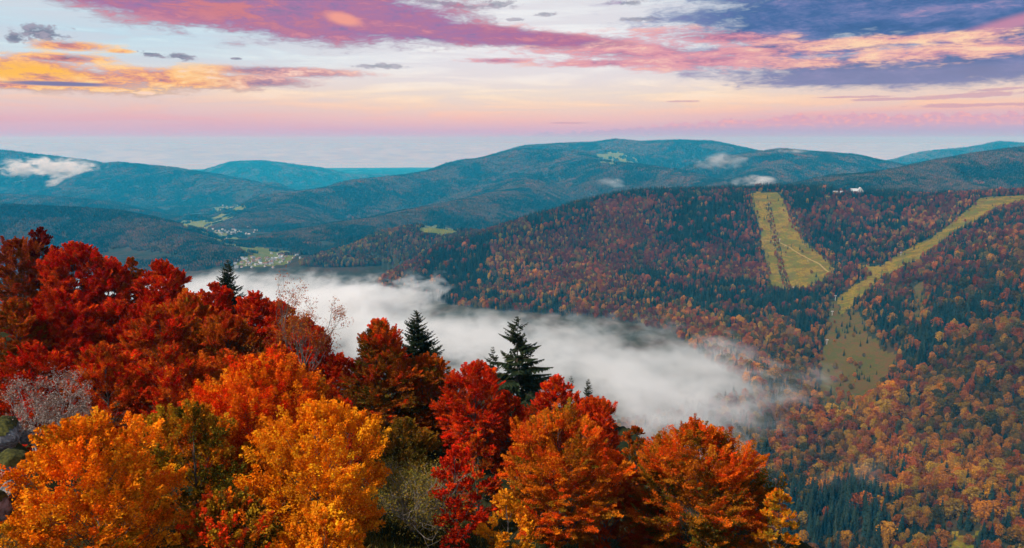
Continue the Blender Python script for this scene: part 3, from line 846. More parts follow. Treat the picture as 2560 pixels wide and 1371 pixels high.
def leafy(seed, H, W, base, pal, leaf, lobes=26, sprays=16, leaves=34, pointy=0.5, sparse=1.0, tm=0.42, trunk_r=0.16, flat=0.5, cone=False):
    """returns trunk MB, leaf verts, leaf colours; tree stands at the origin"""
    g = np.random.default_rng(seed)
    tip, midp, low, greens = PAL[pal]
    tip, midp, low = np.array(tip) * (1.18, 1.08, 1.0), np.array(midp) * 1.1, np.array(low)
    zb = base * H
    ch = H - zb
    Rw = W / 2
    # lobes: where the big limbs carry their foliage
    LB = []
    k = 0
    ph = g.uniform(0, 6.28)
    while len(LB) < lobes:
        k += 1
        t = (k % lobes + g.uniform(0, 1)) / lobes
        a = ph + k * 2.399 + g.normal(0, .35)
        tt = (t - tm) / (tm if t < tm else 1 - tm)
        prof = 1.05 * (1 - t) ** .8 * min(1, .45 + 4 * t) if cone else math.sqrt(max(0.0, 1 - abs(tt) ** (2.0 if t < tm else 1.6 + (1 - pointy) * .9)))
        rad = Rw * prof * (0.64 + g.uniform(-.24, .20))
        if t > .93: rad *= .3
        s = Rw * g.uniform(.20, .40) * (0.55 + .45 * prof)
        LB.append((np.array([math.cos(a) * rad, math.sin(a) * rad, zb + ch * (0.04 + .88 * t)]), s, t))
    tr = MB()
    nseg = 9
    zt = np.linspace(-1.0, H * .86, nseg)
    wob = np.cumsum(g.normal(0, .10, (nseg, 2)), axis=0) * (H / 12)
    wob -= wob[0]
    axisp = np.c_[wob, zt]
    tr.tube(axisp, np.linspace(trunk_r, trunk_r * .18, nseg) * (H / 10), 6, 0)
    V = []; C = []
    sp_b = []; sp_c = []; sp_d = []; sp_t = []; sp_l = []
    for (lc, s, t) in LB:
        # limb
        za = max(zb * .6 + .3, lc[2] - (np.hypot(lc[0], lc[1]) * g.uniform(.7, 1.3) + .5))
        ax = np.array([np.interp(za, zt, axisp[:, 0]), np.interp(za, zt, axisp[:, 1]), za])
        m = ax * .45 + lc * .55 + np.array([0, 0, -.12 * s]) + g.normal(0, .08, 3) * s
        P = np.array([ax, ax * .72 + m * .28 + g.normal(0, .05, 3) * s, m, lc])
        r0 = trunk_r * .42 * (H / 10) * (1.1 - .7 * t)
        tr.tube(P, [r0, r0 * .8, r0 * .55, r0 * .3], 4, 0)
        n = max(3, int(sprays * g.uniform(.75, 1.25)))
        d = unit(g.normal(0, 1, (n, 3)) + np.array([lc[0], lc[1], 0]) / max(Rw, .1) * .9 + np.array([0, 0, .45]))
        d[:, 2] = np.where(d[:, 2] < -.35, -d[:, 2] * .3, d[:, 2])
        c = lc + d * s * np.array([1.1, 1.1, .50 if pointy > .3 else .85]) * g.uniform(.35, 1.0, (n, 1)) ** .6
        out = unit(c - np.array([0, 0, zb + ch * .35]))
        dr = unit(d * .55 + out * .5 + np.array([0, 0, .16 if pointy > .3 else .4]) + g.normal(0, .22, (n, 3)))
        for q in range(0, n, 5):
            tr.tube(np.array([lc, (lc + c[q]) / 2 + g.normal(0, .06, 3), c[q] + dr[q] * .25 * s]), [r0 * .28, r0 * .18, r0 * .07], 3, 0)
        sp_c.append(c); sp_d.append(dr); sp_t.append((c[:, 2] - zb) / ch); sp_l.append(np.full(n, s) * g.uniform(.55, .95, n)); sp_b.append(np.tile([g.normal(0, .20), g.uniform(.78, 1.15)], (n, 1)))
    sc = np.concatenate(sp_c); sdv = np.concatenate(sp_d); stt = np.concatenate(sp_t); sl = np.concatenate(sp_l); sb = np.concatenate(sp_b)
    shoot = (g.uniform(0, 1, len(sl)) < .11 * (pointy > .3)) & (stt > .35)
    sl = np.where(shoot, sl * 1.55, sl)
    sdv = np.where(shoot[:, None], unit(sdv + np.array([0, 0, .9])), sdv)
    keep = g.uniform(0, 1, len(sc)) < sparse
    sc, sdv, stt, sl, sb = sc[keep], sdv[keep], stt[keep], sl[keep], sb[keep]
    n = len(sc)
    nl = np.maximum(4,  (leaves * g.uniform(.7, 1.3, n) * (sl / sl.mean()) ** 1.4).astype(int))
    ids = np.repeat(np.arange(n), nl)
    N = len(ids)
    side = unit(np.cross(sdv, np.array([0, 0, 1.0])) + 1e-4)
    upn = unit(np.cross(side, sdv))
    s = g.uniform(0, 1, N) ** .8
    wd = (sl * .36)[ids] * (1.05 - .72 * s)
    lat = g.normal(0, .6, N).clip(-1.3, 1.3) * wd
    ver = g.normal(0, 1, N) * wd * flat * .55
    c = sc[ids] + sdv[ids] * ((s - .35) * sl[ids])[:, None] + side[ids] * lat[:, None] + upn[ids] * ver[:, None]
    c[:, 2] -= 0.10 * (lat / (sl[ids] + .05)) ** 2
    nrm = unit(upn[ids] * .9 + g.normal(0, .55, (N, 3)) + np.array([0, 0, .2]))
    axl = unit(sdv[ids] * .7 + side[ids] * np.sign(lat)[:, None] * .6 + g.normal(0, .35, (N, 3)))
    axl = unit(axl - nrm * (axl * nrm).sum(-1, keepdims=True))
    L = leaf * g.uniform(.7, 1.25, N)
    V = kites(c, axl, nrm, L, L * g.uniform(.6, .85, N))
    # colours by spray: leaf colour turns from the top and the outer twigs inwards
    rad = np.hypot(sc[:, 0], sc[:, 1]) / max(Rw, .1)
    turn = .62 * stt + .30 * rad + g.normal(0, .22, n) + sb[:, 0] + .30 * np.array([math.sin(3 * a + seed) for a in np.arctan2(sc[:, 1], sc[:, 0])]) * .6
    gr = np.clip((.62 - turn) * 1.6 * greens + g.normal(0, .10, n), 0, 1)
    md = np.clip((.85 - turn) * 1.5 + g.normal(0, .25, n), 0, 1)
    ct = tip[g.integers(0, len(tip), n)]; cm = midp[g.integers(0, len(midp), n)]; cl = low[g.integers(0, len(low), n)]
    cs = ct * (1 - md[:, None]) + cm * md[:, None]
    cs = cs * (1 - gr[:, None]) + cl * gr[:, None]
    cs = cs * g.uniform(.72, 1.22, (n, 1)) * sb[:, 1:2]
    lc_ = cs[ids]
    sw = g.uniform(0, 1, N) < .16
    lc_ = np.where(sw[:, None], ct[ids] * .5 + lc_ * .5, lc_)
    lc_ = lc_ * g.uniform(.72, 1.25, (N, 1)) * (1 + g.normal(0, .05, (N, 3)))
    return tr, V, np.repeat(np.clip(lc_, .002, .95), 4, 0)


def leaf_mesh(name, V, C, mat):
    q = np.arange(len(V)).reshape(-1, 4)
    return mesh_np(name, V, [q], [mat], C)


def thing(name, label, cat, loc, group=None, rz=0.0):
    o = add_ob(name, None)
    o.location = loc
    o.rotation_euler = (0, 0, rz)
    o.empty_display_size = .5
    return tag(o, label, cat, group)


def ground(x, y):
    return float(grid_sample(GZ, np.array([float(x)]), np.array([float(y)]))[0])


for i, (kind, px, py, Y, H, wpx, cb, pal, lab) in enumerate(FG):
    p = pt(px, py, Y)
    W = wpx / FPX * Y * (1.06 if kind == 'maple_tree' else .96)
    gz = p[2] - H
    leaf = max(.12, 1.40 * Y / 796.0) if kind == 'beech_tree' else max(.105, 2.0 * Y / 796.0)
    big = W * H
    lobes = int(np.clip(20 + big * .46, 22, 78))
    if kind == 'maple_tree':
        kw = dict(sprays=22, leaves=70, pointy=.2, flat=.85, tm=.45)
        lobes = int(lobes * 1.25)
    else:
        kw = dict(sprays=21, leaves=72, pointy=.66, flat=.36, tm=.40)
    area = W * W / lobes
    if pal == 'thin_red': kw.update(sparse=.42)
    if pal == 'maroon': kw.update(sparse=.7)
    if 'limb' in lab: kw.update(sparse=.72 if pal != 'thin_red' else .42)
    if lab.startswith('tall cone'): kw.update(cone=True)
    kw['leaves'] = int(kw['leaves'] * np.clip((W / 5.5) ** 1.1, .5, 1.9))
    tr, V, C = leafy(100 + i, H, W, cb, pal, leaf, lobes, trunk_r=.13, **kw)
    root = thing(kind, lab, kind.replace('_tree', ' tree'), (p[0], p[1], gz), 'autumn trees of the near grove')
    add_ob('trunk', tr.mesh('trunk', [M_BARK], smooth=True), root)
    add_ob('crown', leaf_mesh('crown', V, C, M_LEAF), root)


# ------------------------------------------------------------------ conifers
def conifer(seed, H, W, style, dens=1.0, dz=.40, nl=46, nw=.050):
    g = np.random.default_rng(seed)
    tr = MB()
    tr.tube(np.array([[0, 0, -1.0], [0, 0, H * .3], [0.03, 0.02, H * .7], [0, 0, H]]), [H * .013, H * .011, H * .006, .012], 6, 0)
    LV = []; LC = []
    z = H * .06
    while z < H * .985:
        t = z / H
        Lb = W / 2 * ((1 - t) ** .80) * (1.0 if t > .16 else .82) * 1.08 + .06
        nb = 6 if style == 'droop' else 7
        for b in range(nb):
            if g.uniform() > (.66 if style == 'droop' else .94) * dens: continue
            a = g.uniform(0, 6.283)
            L = Lb * (g.uniform(.50, 1.30) if style == 'droop' else g.uniform(.62, 1.12))
            dirh = np.array([math.cos(a), math.sin(a), 0])
            s = np.linspace(0, 1, 6)
            if style == 'droop':
                zz = (.16 + .35 * t) * s - (.62 - .42 * t) * s ** 2 + .22 * s ** 3
            else:
                zz = .20 * s + (.10 + .25 * t) * s ** 2 - .18 * (1 - t) * s
            P = dirh[None] * (s * L)[:, None] + np.array([0, 0, 1.0])[None] * (zz * L + z)[:, None]
            tr.tube(P, np.linspace(.018, .004, 6) * (.4 + L * .5), 3, 0)
            n = max(5, int(L * nl))
            q = g.uniform(.12, 1.0, n)
            base = np.stack([np.interp(q, s, P[:, i]) for i in range(3)], -1)
            side = np.array([-math.sin(a), math.cos(a), 0])
            sg = g.choice([-1, 1], n)
            tl = L * .34 * (1.08 - q) * g.uniform(.5, 1.1, n) + .10
            out = dirh * .62 + side * sg[:, None] * .85
            out = out + np.array([0, 0, 1.0]) * ((-.55 if style == 'droop' else .05) + g.normal(0, .22, n))[:, None]
            out = unit(out)
            c = base + out * (tl * .5)[:, None]
            nrm = unit(np.array([0, 0, 1.0]) + g.normal(0, .5, (n, 3)))
            nrm = unit(nrm - out * (nrm * out).sum(-1, keepdims=True))
            LV.append(kites(c, out, nrm, tl * 1.15, np.full(n, nw) + tl * .20))
            col = np.array([.022, .034, .016]) * g.uniform(.6, 1.5, (n, 1)) + np.array([.022, .012, 0]) * (g.uniform(0, 1, (n, 1)) < .12)
            LC.append(np.repeat(col, 4, 0))
        z += dz * g.uniform(.7, 1.3) * (.65 + .5 * (1 - t))
    return tr, np.concatenate(LV), np.concatenate(LC)


for i, (kind, px, py, Y, H, wpx, style, lab) in enumerate(CONIFER):
    p = pt(px, py, Y)
    W = wpx / FPX * Y * 1.45
    tr, V, C = conifer(300 + i, H, W * (1.2 if style == 'droop' else 1.0), style, dz=.50 if style == 'droop' else .40)
    root = thing(kind, lab, kind.split('_')[0], (p[0], p[1], p[2] - H), 'dark conifers of the near grove')
    add_ob('trunk', tr.mesh('trunk', [M_DARKBARK], smooth=True), root)
    add_ob('crown', leaf_mesh('crown', V, C, M_NEEDLE), root)


# ------------------------------------------------------------------ bare and lichen-grey shrubs
def bare(seed, H, W, stems, depth, r0, spread, up=0.5, lean=(0, 0, 0)):
    g = np.random.default_rng(seed)
    tr = MB(); tips = []

    def grow(p, d, L, r, lev):
        n = 4
        P = [p]
        for k in range(n):
            d2 = unit(d + g.normal(0, .13, 3) + np.array([0, 0, .05]))
            P.append(P[-1] + d2 * L / n)
            d = d2
        tr.tube(np.array(P), np.linspace(r, r * .62, n + 1), 4 if lev < 2 else 3, 0)
        if lev >= depth:
            tips.append((P[-1], d)); tips.append((P[2], d))
            return
        for b in range(g.integers(2, 4) + (1 if lev == 0 else 0)):
            k = g.integers(2, n + 1) if b else n
            nd = unit(d + g.normal(0, spread, 3) + np.array([0, 0, up * .25]))
            grow(P[k], nd, L * g.uniform(.58, .86), r * .56, lev + 1)
    for s in range(stems):
        a = g.uniform(0, 6.283)
        d = unit(np.array([math.cos(a) * spread * 1.1, math.sin(a) * spread * 1.1, up + .35]) + np.array(lean))
        grow(np.array([math.cos(a) * .12 * W / 3, math.sin(a) * .12 * W / 3, -.3]), d, H * .36, r0, 0)
    return tr, tips


def leaves_at(seed, tips, n, spread, leaf, cols):
    g = np.random.default_rng(seed)
    T = np.array([t[0] for t in tips])
    ids = g.integers(0, len(T), n)
    c = T[ids] + g.normal(0, spread, (n, 3))
    nrm = unit(g.normal(0, 1, (n, 3)) + np.array([0, 0, .6]))
    ax = unit(np.cross(nrm, g.normal(0, 1, (n, 3))))
    L = leaf * g.uniform(.6, 1.3, n)
    cc = np.array(cols)[g.integers(0, len(cols), n)] * g.uniform(.7, 1.25, (n, 1))
    return kites(c, ax, nrm, L, L * .7), np.repeat(cc, 4, 0)


px, py, Y, H, wpx = OTHER['bare']
p = pt(px, py, Y)
root = thing('beech_tree', 'half bare beech with fine pale branches and sparse rusty leaves', 'beech tree', (p[0], p[1], p[2] - H), 'autumn trees of the near grove')
tr, tips = bare(5, H, 9, 3, 5, .15, .42, .85)
add_ob('trunk', tr.mesh('trunk', [M_BARK], smooth=True), root)
V, C = leaves_at(6, tips, 5200, .20, .15, [(.42, .10, .012), (.30, .06, .010), (.46, .16, .015), (.36, .04, .008)])
add_ob('crown', leaf_mesh('crown', V, C, M_LEAF), root)

px, py, Y, H, wpx = OTHER['grey']
p = pt(px, py, Y)
root = thing('bare_shrub', 'bare grey twiggy shrub with olive leaf remnants beside the amber maple', 'shrub', (p[0], p[1], p[2] - H))
tr, tips = bare(15, H * 1.1, 4, 13, 4, .075, .60, .55, (.30, -.1, 0))
add_ob('stems', tr.mesh('stems', [M_PALEBARK], smooth=True), root)
V, C = leaves_at(16, tips, 12000, .34, .095, [(.28, .21, .03), (.22, .19, .03), (.34, .19, .03), (.17, .14, .04)])
add_ob('foliage', leaf_mesh('foliage', V, C, M_LEAF), root)

px, py, Y, H, wpx = OTHER['lichen']
p = pt(px, py, Y)
root = thing('lichen_shrub', 'pinkish grey lichen covered small tree above the mossy rocks', 'shrub', (p[0], p[1], p[2] - H))
tr, tips = bare(25, H, 4, 5, 4, .055, .60, .42, (-.05, 0, 0))
add_ob('stems', tr.mesh('stems', [M_LICHEN], smooth=True), root)
V, C = leaves_at(26, tips, 9000, .10, .07, [(.30, .24, .20), (.38, .32, .28), (.22, .16, .13), (.26, .11, .06)])
add_ob('foliage', leaf_mesh('foliage', V, C, M_LEAF), root)


# rocks at the left edge
def rock(seed, s, name, label, loc, moss=True):
    g = np.random.default_rng(seed)
    n, m = 28, 40
    u = np.linspace(0, math.pi, n)[:, None]; v = np.linspace(0, 2 * math.pi, m, endpoint=False)[None]
    d = np.stack([np.sin(u) * np.cos(v), np.sin(u) * np.sin(v), np.cos(u) + 0 * v], -1)
    pl = unit(g.normal(0, 1, (16, 3)))
    h = np.array([1.0 / np.maximum(1e-3, np.abs(d @ q)) * g.uniform(.62, .95) for q in pl])
    r = np.minimum(h.min(0), 1.25)
    r = r + .05 * fbm(d[..., 0] * 5 + d[..., 2] * 3, d[..., 1] * 5 - d[..., 2] * 3, seed, 4)
    P = (d * r[..., None] * np.array(s)).reshape(-1, 3)
    i = np.arange(n - 1)[:, None] * m; j = np.arange(m)[None]
    f = np.stack([i + j, i + m + j, i + m + (j + 1) % m, i + (j + 1) % m], -1).reshape(-1, 4)
    root = thing(name, label, 'rock', loc, 'rocks at the edge of the outcrop')
    add_ob('stone', mesh_np('stone', P, [f], [M_ROCK], smooth=False), root)
    if moss:
        up = d[..., 2] + .35 * fbm(d[..., 0] * 3, d[..., 1] * 3, seed + 3, 3)
        cell = (up > .30).reshape(-1)
        fm_ = f[cell[f].all(1)]
        if len(fm_):
            k, inv = np.unique(fm_, return_inverse=True)
            add_ob('moss', mesh_np('moss', P[k] * (1.03 + .05 * fbm(P[k][:, 0] * 7, P[k][:, 1] * 7 + P[k][:, 2] * 5, 5, 4))[:, None] + np.array([0, 0, .02]), [inv.reshape(-1, 4)], [M_MOSS], smooth=True), root)


for k, (px, py, Y, s, lab) in enumerate([(8, 1075, 31, (.75, .9, .95), 'tan boulder with moss cap under the lichen covered small tree'),
                                         (18, 1165, 28.5, (.65, .8, .75), 'mossy rock ledge between the tan boulder and the pale broken rocks'),
                                         (22, 1225, 26.5, (.42, .5, .45), 'pale blue grey broken rock nearest the golden orange maple'),
                                         (-12, 1255, 25.5, (.5, .6, .7), 'lowest grey rock at the left edge'), (45, 1195, 27.5, (.24, .3, .24), 'small pale stone lodged against the golden orange maple'),
                                         (70, 1088, 32, (.5, .5, .35), 'low flat stone at the foot of the lichen covered small tree')]):
    p = pt(px, py, Y)
    rock(70 + k, s, 'boulder', lab, (p[0], p[1], p[2] - s[2] * .2), moss=k in (0, 1, 3))

# grass on the near slope: tufts in the gap below the bare shrub and round the rocks (uncountable)
g = np.random.default_rng(81)
gx = g.uniform(-16, 26, 60000); gy = g.uniform(20, 62, 60000)
pxs = gx / gy
kp = ((np.abs(pxs + .13) < .10) & (gy > 30)) | (pxs < -.50) | (g.uniform(0, 1, 60000) < .2)
gx, gy = gx[kp], gy[kp]
gz = grid_sample(GZ, gx, gy)
n = len(gx)
ax = unit(np.c_[g.normal(0, .45, n) + .2, g.normal(0, .45, n) - .2, np.ones(n)])
nr = unit(np.cross(ax, g.normal(0, 1, (n, 3))))
L = g.uniform(.25, .7, n)
V = kites(np.c_[gx, gy, gz] + ax * (L * .4)[:, None], ax, nr, L, np.full(n, .07))
C = np.array([(.10, .095, .02), (.16, .11, .02), (.07, .075, .015), (.20, .13, .03)])[g.integers(0, 4, n)] * g.uniform(.6, 1.2, (n, 1))
go = add_ob('grass', leaf_mesh('grass', V, np.repeat(C, 4, 0), M_LEAF))
tag(go, kind='stuff')

# ------------------------------------------------------------------ forest beyond: tree shapes, then where they stand
def far_broadleaf(seed, H=22.0, W=17.0, cards=660, size=1.55):
    g = np.random.default_rng(seed)
    n_l = 15
    V = []; S = []
    for k in range(n_l):
        t = (k + g.uniform()) / n_l
        a = k * 2.4 + g.uniform(0, .8)
        prof = math.sqrt(max(0, 1 - abs((t - .42) / (.42 if t < .42 else .58)) ** 1.9))
        c = np.array([math.cos(a) * W * .29 * prof, math.sin(a) * W * .29 * prof, H * (.24 + .66 * t)])
        r = W * g.uniform(.18, .26) * (.6 + .4 * prof)
        m = cards // n_l
        d = unit(g.normal(0, 1, (m, 3)) + np.array([0, 0, .55]))
        p = c + d * r * g.uniform(.75, 1.05, (m, 1))
        nrm = unit(d + g.normal(0, .45, (m, 3)))
        ax = unit(np.cross(nrm, g.normal(0, 1, (m, 3))))
        s = size * g.uniform(.7, 1.35, m)
        V.append(kites(p, ax, nrm, s, s * .85))
        S.append(np.repeat(g.uniform(.80, 1.15) * g.uniform(.78, 1.22, (m, 1)) * np.ones((1, 3)), 4, 0))
    V = np.concatenate(V); S = np.concatenate(S)
    q = np.arange(len(V)).reshape(-1, 4)
    b = MB()
    b.tube(np.array([[0, 0, -2.5], [0, 0, H * .4], [0, 0, H * .75]]), [.32, .24, .08], 5, 1)
    tv = np.concatenate(b.V); tf = np.concatenate(b.P[4]) + len(V)
    V2 = np.concatenate([V, tv]); C = np.concatenate([S, np.full((len(tv), 3), .5)])
    return mesh_np('broadleaf_tree', V2, [q, tf], [M_FARLEAF, M_BARK], C, np.r_[np.zeros(len(q)), np.ones(len(tf))])


def far_spruce(seed, H=31.0, W=10.0, tiers=16, nb=10):
    g = np.random.default_rng(seed)
    V = []; S = []
    for k in range(tiers):
        t = .10 + .88 * k / (tiers - 1)
        r = W / 2 * (1 - t) ** .85 * 1.1 + .15
        m = max(5, int(nb * (.55 + .6 * (1 - t))))
        a = g.uniform(0, 6.28) + np.arange(m) / m * 6.283 + g.normal(0, .15, m)
        L = r * g.uniform(.7, 1.15, m)
        d = np.stack([np.cos(a), np.sin(a), np.full(m, -.50)], -1)
        d = unit(d)
        c = np.array([0, 0, H * t + L.mean() * .2]) + d * (L * .5)[:, None]
        side = np.stack([-np.sin(a), np.cos(a), 0 * a], -1)
        nrm = unit(np.cross(d, side) + g.normal(0, .25, (m, 3)))
        nrm = unit(nrm - d * (nrm * d).sum(-1, keepdims=True))
        V.append(kites(c, d, nrm, L * 1.1, np.full(m, r * 1.0 + .25)))
        S.append(np.repeat(g.uniform(.72, 1.28, (m, 1)) * np.ones((1, 3)), 4, 0))
    V = np.concatenate(V); S = np.concatenate(S)
    q = np.arange(len(V)).reshape(-1, 4)
    b = MB()
    b.tube(np.array([[0, 0, -2.5], [0, 0, H * .5], [0, 0, H * 1.0]]), [.30, .2, .04], 5, 1)
    tv = np.concatenate(b.V); tf = np.concatenate(b.P[4]) + len(V)
    return mesh_np('spruce_tree', np.concatenate([V, tv]), [q, tf], [M_FARNEEDLE, M_DARKBARK], np.concatenate([S, np.full((len(tv), 3), .5)]), np.r_[np.zeros(len(q)), np.ones(len(tf))])


BROAD = [far_broadleaf(500 + i) for i in range(6)]
SPRUCE = [far_spruce(520 + i, W=9.4 + .5 * (i % 3)) for i in range(5)]


def grove(seed, size=52.0, n=38, conif=.5):
    g = np.random.default_rng(seed)
    V = []; F = []; C = []; nv = 0
    for k in range(n):
        x, y = g.uniform(-size / 2, size / 2, 2)
        if g.uniform() < conif:
            H = g.uniform(16, 26); r = g.uniform(2.6, 3.6); m = 6
            a = np.arange(m) / m * 6.283 + g.uniform(0, 1)
            for z0, z1, rr_ in ((.12, .62, 1.0), (.45, 1.0, .62)):
                ring = np.c_[x + np.cos(a) * r * rr_ * g.uniform(.8, 1.2, m), y + np.sin(a) * r * rr_ * g.uniform(.8, 1.2, m), np.full(m, H * z0 - 2)]
                v = np.concatenate([ring, [[x, y, H * z1 - 2]]])
                f = np.stack([np.arange(m), (np.arange(m) + 1) % m, np.full(m, m)], -1) + nv
                V.append(v); F.append(f); nv += len(v)
                C.append(np.tile(np.array([.30, .42, .30]) * g.uniform(.7, 1.2), (len(v), 1)))
        else:
            H = g.uniform(13, 19); r = g.uniform(3.6, 5.2); m = 8
            a = np.arange(m) / m * 6.283
            rows = [(.15, .75), (.5, 1.0), (.82, .70)]
            v = [np.c_[x + np.cos(a) * r * q * g.uniform(.78, 1.2, m), y + np.sin(a) * r * q * g.uniform(.78, 1.2, m), H * zz - 2 + g.uniform(-1, 1, m)] for zz, q in rows]
            v = np.concatenate(v + [np.array([[x, y, H - 2]])])
            f = []
            for b in range(2):
                for i in range(m):
                    j = (i + 1) % m
                    f += [(b * m + i, b * m + j, b * m + m + j), (b * m + i, b * m + m + j, b * m + m + i)]
            f += [(2 * m + i, 2 * m + (i + 1) % m, 3 * m) for i in range(m)]
            V.append(v); F.append(np.array(f) + nv); nv += len(v)
            hue = np.array([(1.0, 1.0, 1.0), (1.25, .80, .6), (1.15, 1.15, .7), (.85, .95, 1.0)])[g.integers(0, 4)]
            C.append(np.tile(hue * g.uniform(.75, 1.3), (len(v), 1)) * g.uniform(.85, 1.15, (len(v), 1)))
    return mesh_np('grove', np.concatenate(V), [np.concatenate(F)], [M_GROVE], np.concatenate(C))


GROVE = [grove(540 + i, conif=c) for i, c in enumerate((.15, .35, .55, .8))]


def proto_collection(name, meshes):
    c = bpy.data.collections.new(name)
    for k, me in enumerate(meshes):
        o = bpy.data.objects.new('%s_%02d' % (name, k), me)
        c.objects.link(o)
    return c


def scatter(name, label, coll, P, rot, scl, pid, tint):
    me = bpy.data.meshes.new(name)
    n = len(P)
    me.vertices.add(n)
    me.vertices.foreach_set('co', np.asarray(P, np.float32).ravel())
    for nm, typ, arr, key in (('rot', 'FLOAT_VECTOR', rot, 'vector'), ('scl', 'FLOAT_VECTOR', scl, 'vector'), ('pid', 'INT', pid, 'value')):
        a = me.attributes.new(nm, typ, 'POINT')
        a.data.foreach_set(key, np.asarray(arr, np.int32 if typ == 'INT' else np.float32).ravel())
    a = me.attributes.new('tint', 'FLOAT_COLOR', 'POINT')
    a.data.foreach_set('color', np.c_[tint, np.ones(n)].astype(np.float32).ravel())
    o = add_ob(name, me)
    ng = bpy.data.node_groups.new(name, 'GeometryNodeTree')
    ng.interface.new_socket('Geometry', in_out='INPUT', socket_type='NodeSocketGeometry')
    ng.interface.new_socket('Geometry', in_out='OUTPUT', socket_type='NodeSocketGeometry')
    N = ng.nodes; L = ng.links
    gi = N.new('NodeGroupInput'); goo = N.new('NodeGroupOutput')
    ci = N.new('GeometryNodeCollectionInfo')
    ci.inputs['Collection'].default_value = coll
    ci.inputs['Separate Children'].default_value = True
    ci.inputs['Reset Children'].default_value = True
    ip = N.new('GeometryNodeInstanceOnPoints')
    ip.inputs['Pick Instance'].default_value = True

    def na(nm, dt):
        q = N.new('GeometryNodeInputNamedAttribute'); q.data_type = dt
        q.inputs['Name'].default_value = nm
        return q.outputs['Attribute']
    L.new(gi.outputs[0], ip.inputs['Points'])
    L.new(ci.outputs[0], ip.inputs['Instance'])
    L.new(na('pid', 'INT'), ip.inputs['Instance Index'])
    e2r = N.new('FunctionNodeEulerToRotation')
    L.new(na('rot', 'FLOAT_VECTOR'), e2r.inputs[0])
    L.new(e2r.outputs[0], ip.inputs['Rotation'])
    L.new(na('scl', 'FLOAT_VECTOR'), ip.inputs['Scale'])
    L.new(ip.outputs[0], goo.inputs[0])
    md = o.modifiers.new('scatter', 'NODES')
    md.node_group = ng
    tag(o, label, kind='stuff')
    return o


C_BROAD = proto_collection('broadleaf_shapes', BROAD)
C_SPRUCE = proto_collection('spruce_shapes', SPRUCE)
C_GROVE = proto_collection('grove_shapes', GROVE)

FRX = math.atan(1280 / FPX) + R(4)
g = np.random.default_rng(91)


def candidates(r0, r1, step):
    n = int(r1 / step)
    xs = np.arange(-r1 * math.sin(FRX), r1 * math.sin(FRX), step)
    ys = np.arange(r0 * math.cos(FRX), r1, step)
    X, Y = np.meshgrid(xs, ys)
    X = X + g.uniform(-.46, .46, X.shape) * step; Y = Y + g.uniform(-.46, .46, X.shape) * step
    r = np.hypot(X, Y); a = np.abs(np.arctan2(X, Y))
    m = (r > r0) & (r < r1) & (a < FRX)
    return X[m], Y[m]


def seen(x, y, z, top, margin):
    r = np.hypot(x, y)
    return np.arctan2(z + top, r) > grid_sample(HZ, x, y) - margin


# --- trees that can be told apart: out to 4 km
NEARR = 3750.0
x, y = candidates(180.0, NEARR, 9.4)
z = grid_sample(GZ, x, y)
r = np.hypot(x, y)
ok = seen(x, y, z, 27.0, R(.12)) & (np.arctan2(z + 27, r) > R(-40)) & (z > -556 - np.clip((1500 - y) / 6, 0, 30))
x, y, z, r = x[ok], y[ok], z[ok], r[ok]
mk = meadow_mask(x, y, 6.0)
# photo-independent structure of the wood: patches of spruce, beech and golden mixed wood
n1 = fbm(x / 210, y / 210, 101, 4); n2 = fbm(x / 90, y / 90, 111, 3); n3 = fbm(x / 330, y / 330, 121, 3)
U = g.uniform(0, 1, len(x))
pxx = x / y * FPX / math.cos(PITCH)                 # bearing, for the broad zones of the slope
right = np.clip((x - .30 * y - 0) / 180.0, 0, 1) * np.clip((2300 - y) / 500.0, 0, 1)
low = np.clip((-395 - z) / 80.0, 0, 1)
pc = .56 + 1.25 * n1 + .55 * n2 - .10 * right
pc = np.where((y > 3000) & (x < 1150), pc + .22, pc)
pc = np.where((x < -.045 * y) & (y > 2300) & (y < 2950), pc + .25, pc)
pc = np.where((x < .02 * y) & (y > 3000), .42 + .5 * n1, pc)
pc = np.clip(pc, .06, .93)
con = U < pc
# edges of the clearings: young golden trees
ed = np.zeros(len(x), bool)
for dx_, dy_ in ((26, 0), (-26, 0), (0, 26), (0, -26)):
    ed |= (meadow_mask(x + dx_, y + dy_) >= 0)
ed &= mk < 0
con = np.where(ed & (g.uniform(0, 1, len(x)) < .55), False, con)
tail_ = (x > 150) & (x < 720) & (y > 1250) & (y < 2050) & (z < -425)
con = np.where(tail_ & (g.uniform(0, 1, len(x)) < .75), False, con)
# strip of bushes down the middle of the ski run, lone trees in the clearing
line = np.array([hit(a, b, 1500)[:2] for a, b in [(1921, 512), (1932, 575), (1941, 610), (1950, 660), (1960, 695), (1970, 724)]])


def dline(x, y, P):
    best = np.full(x.shape, 1e9)
    for a, b in zip(P[:-1], P[1:]):
        ab = b - a
        t = np.clip(((x - a[0]) * ab[0] + (y - a[1]) * ab[1]) / (ab @ ab), 0, 1)
        best = np.minimum(best, np.hypot(x - a[0] - t * ab[0], y - a[1] - t * ab[1]))
    return best


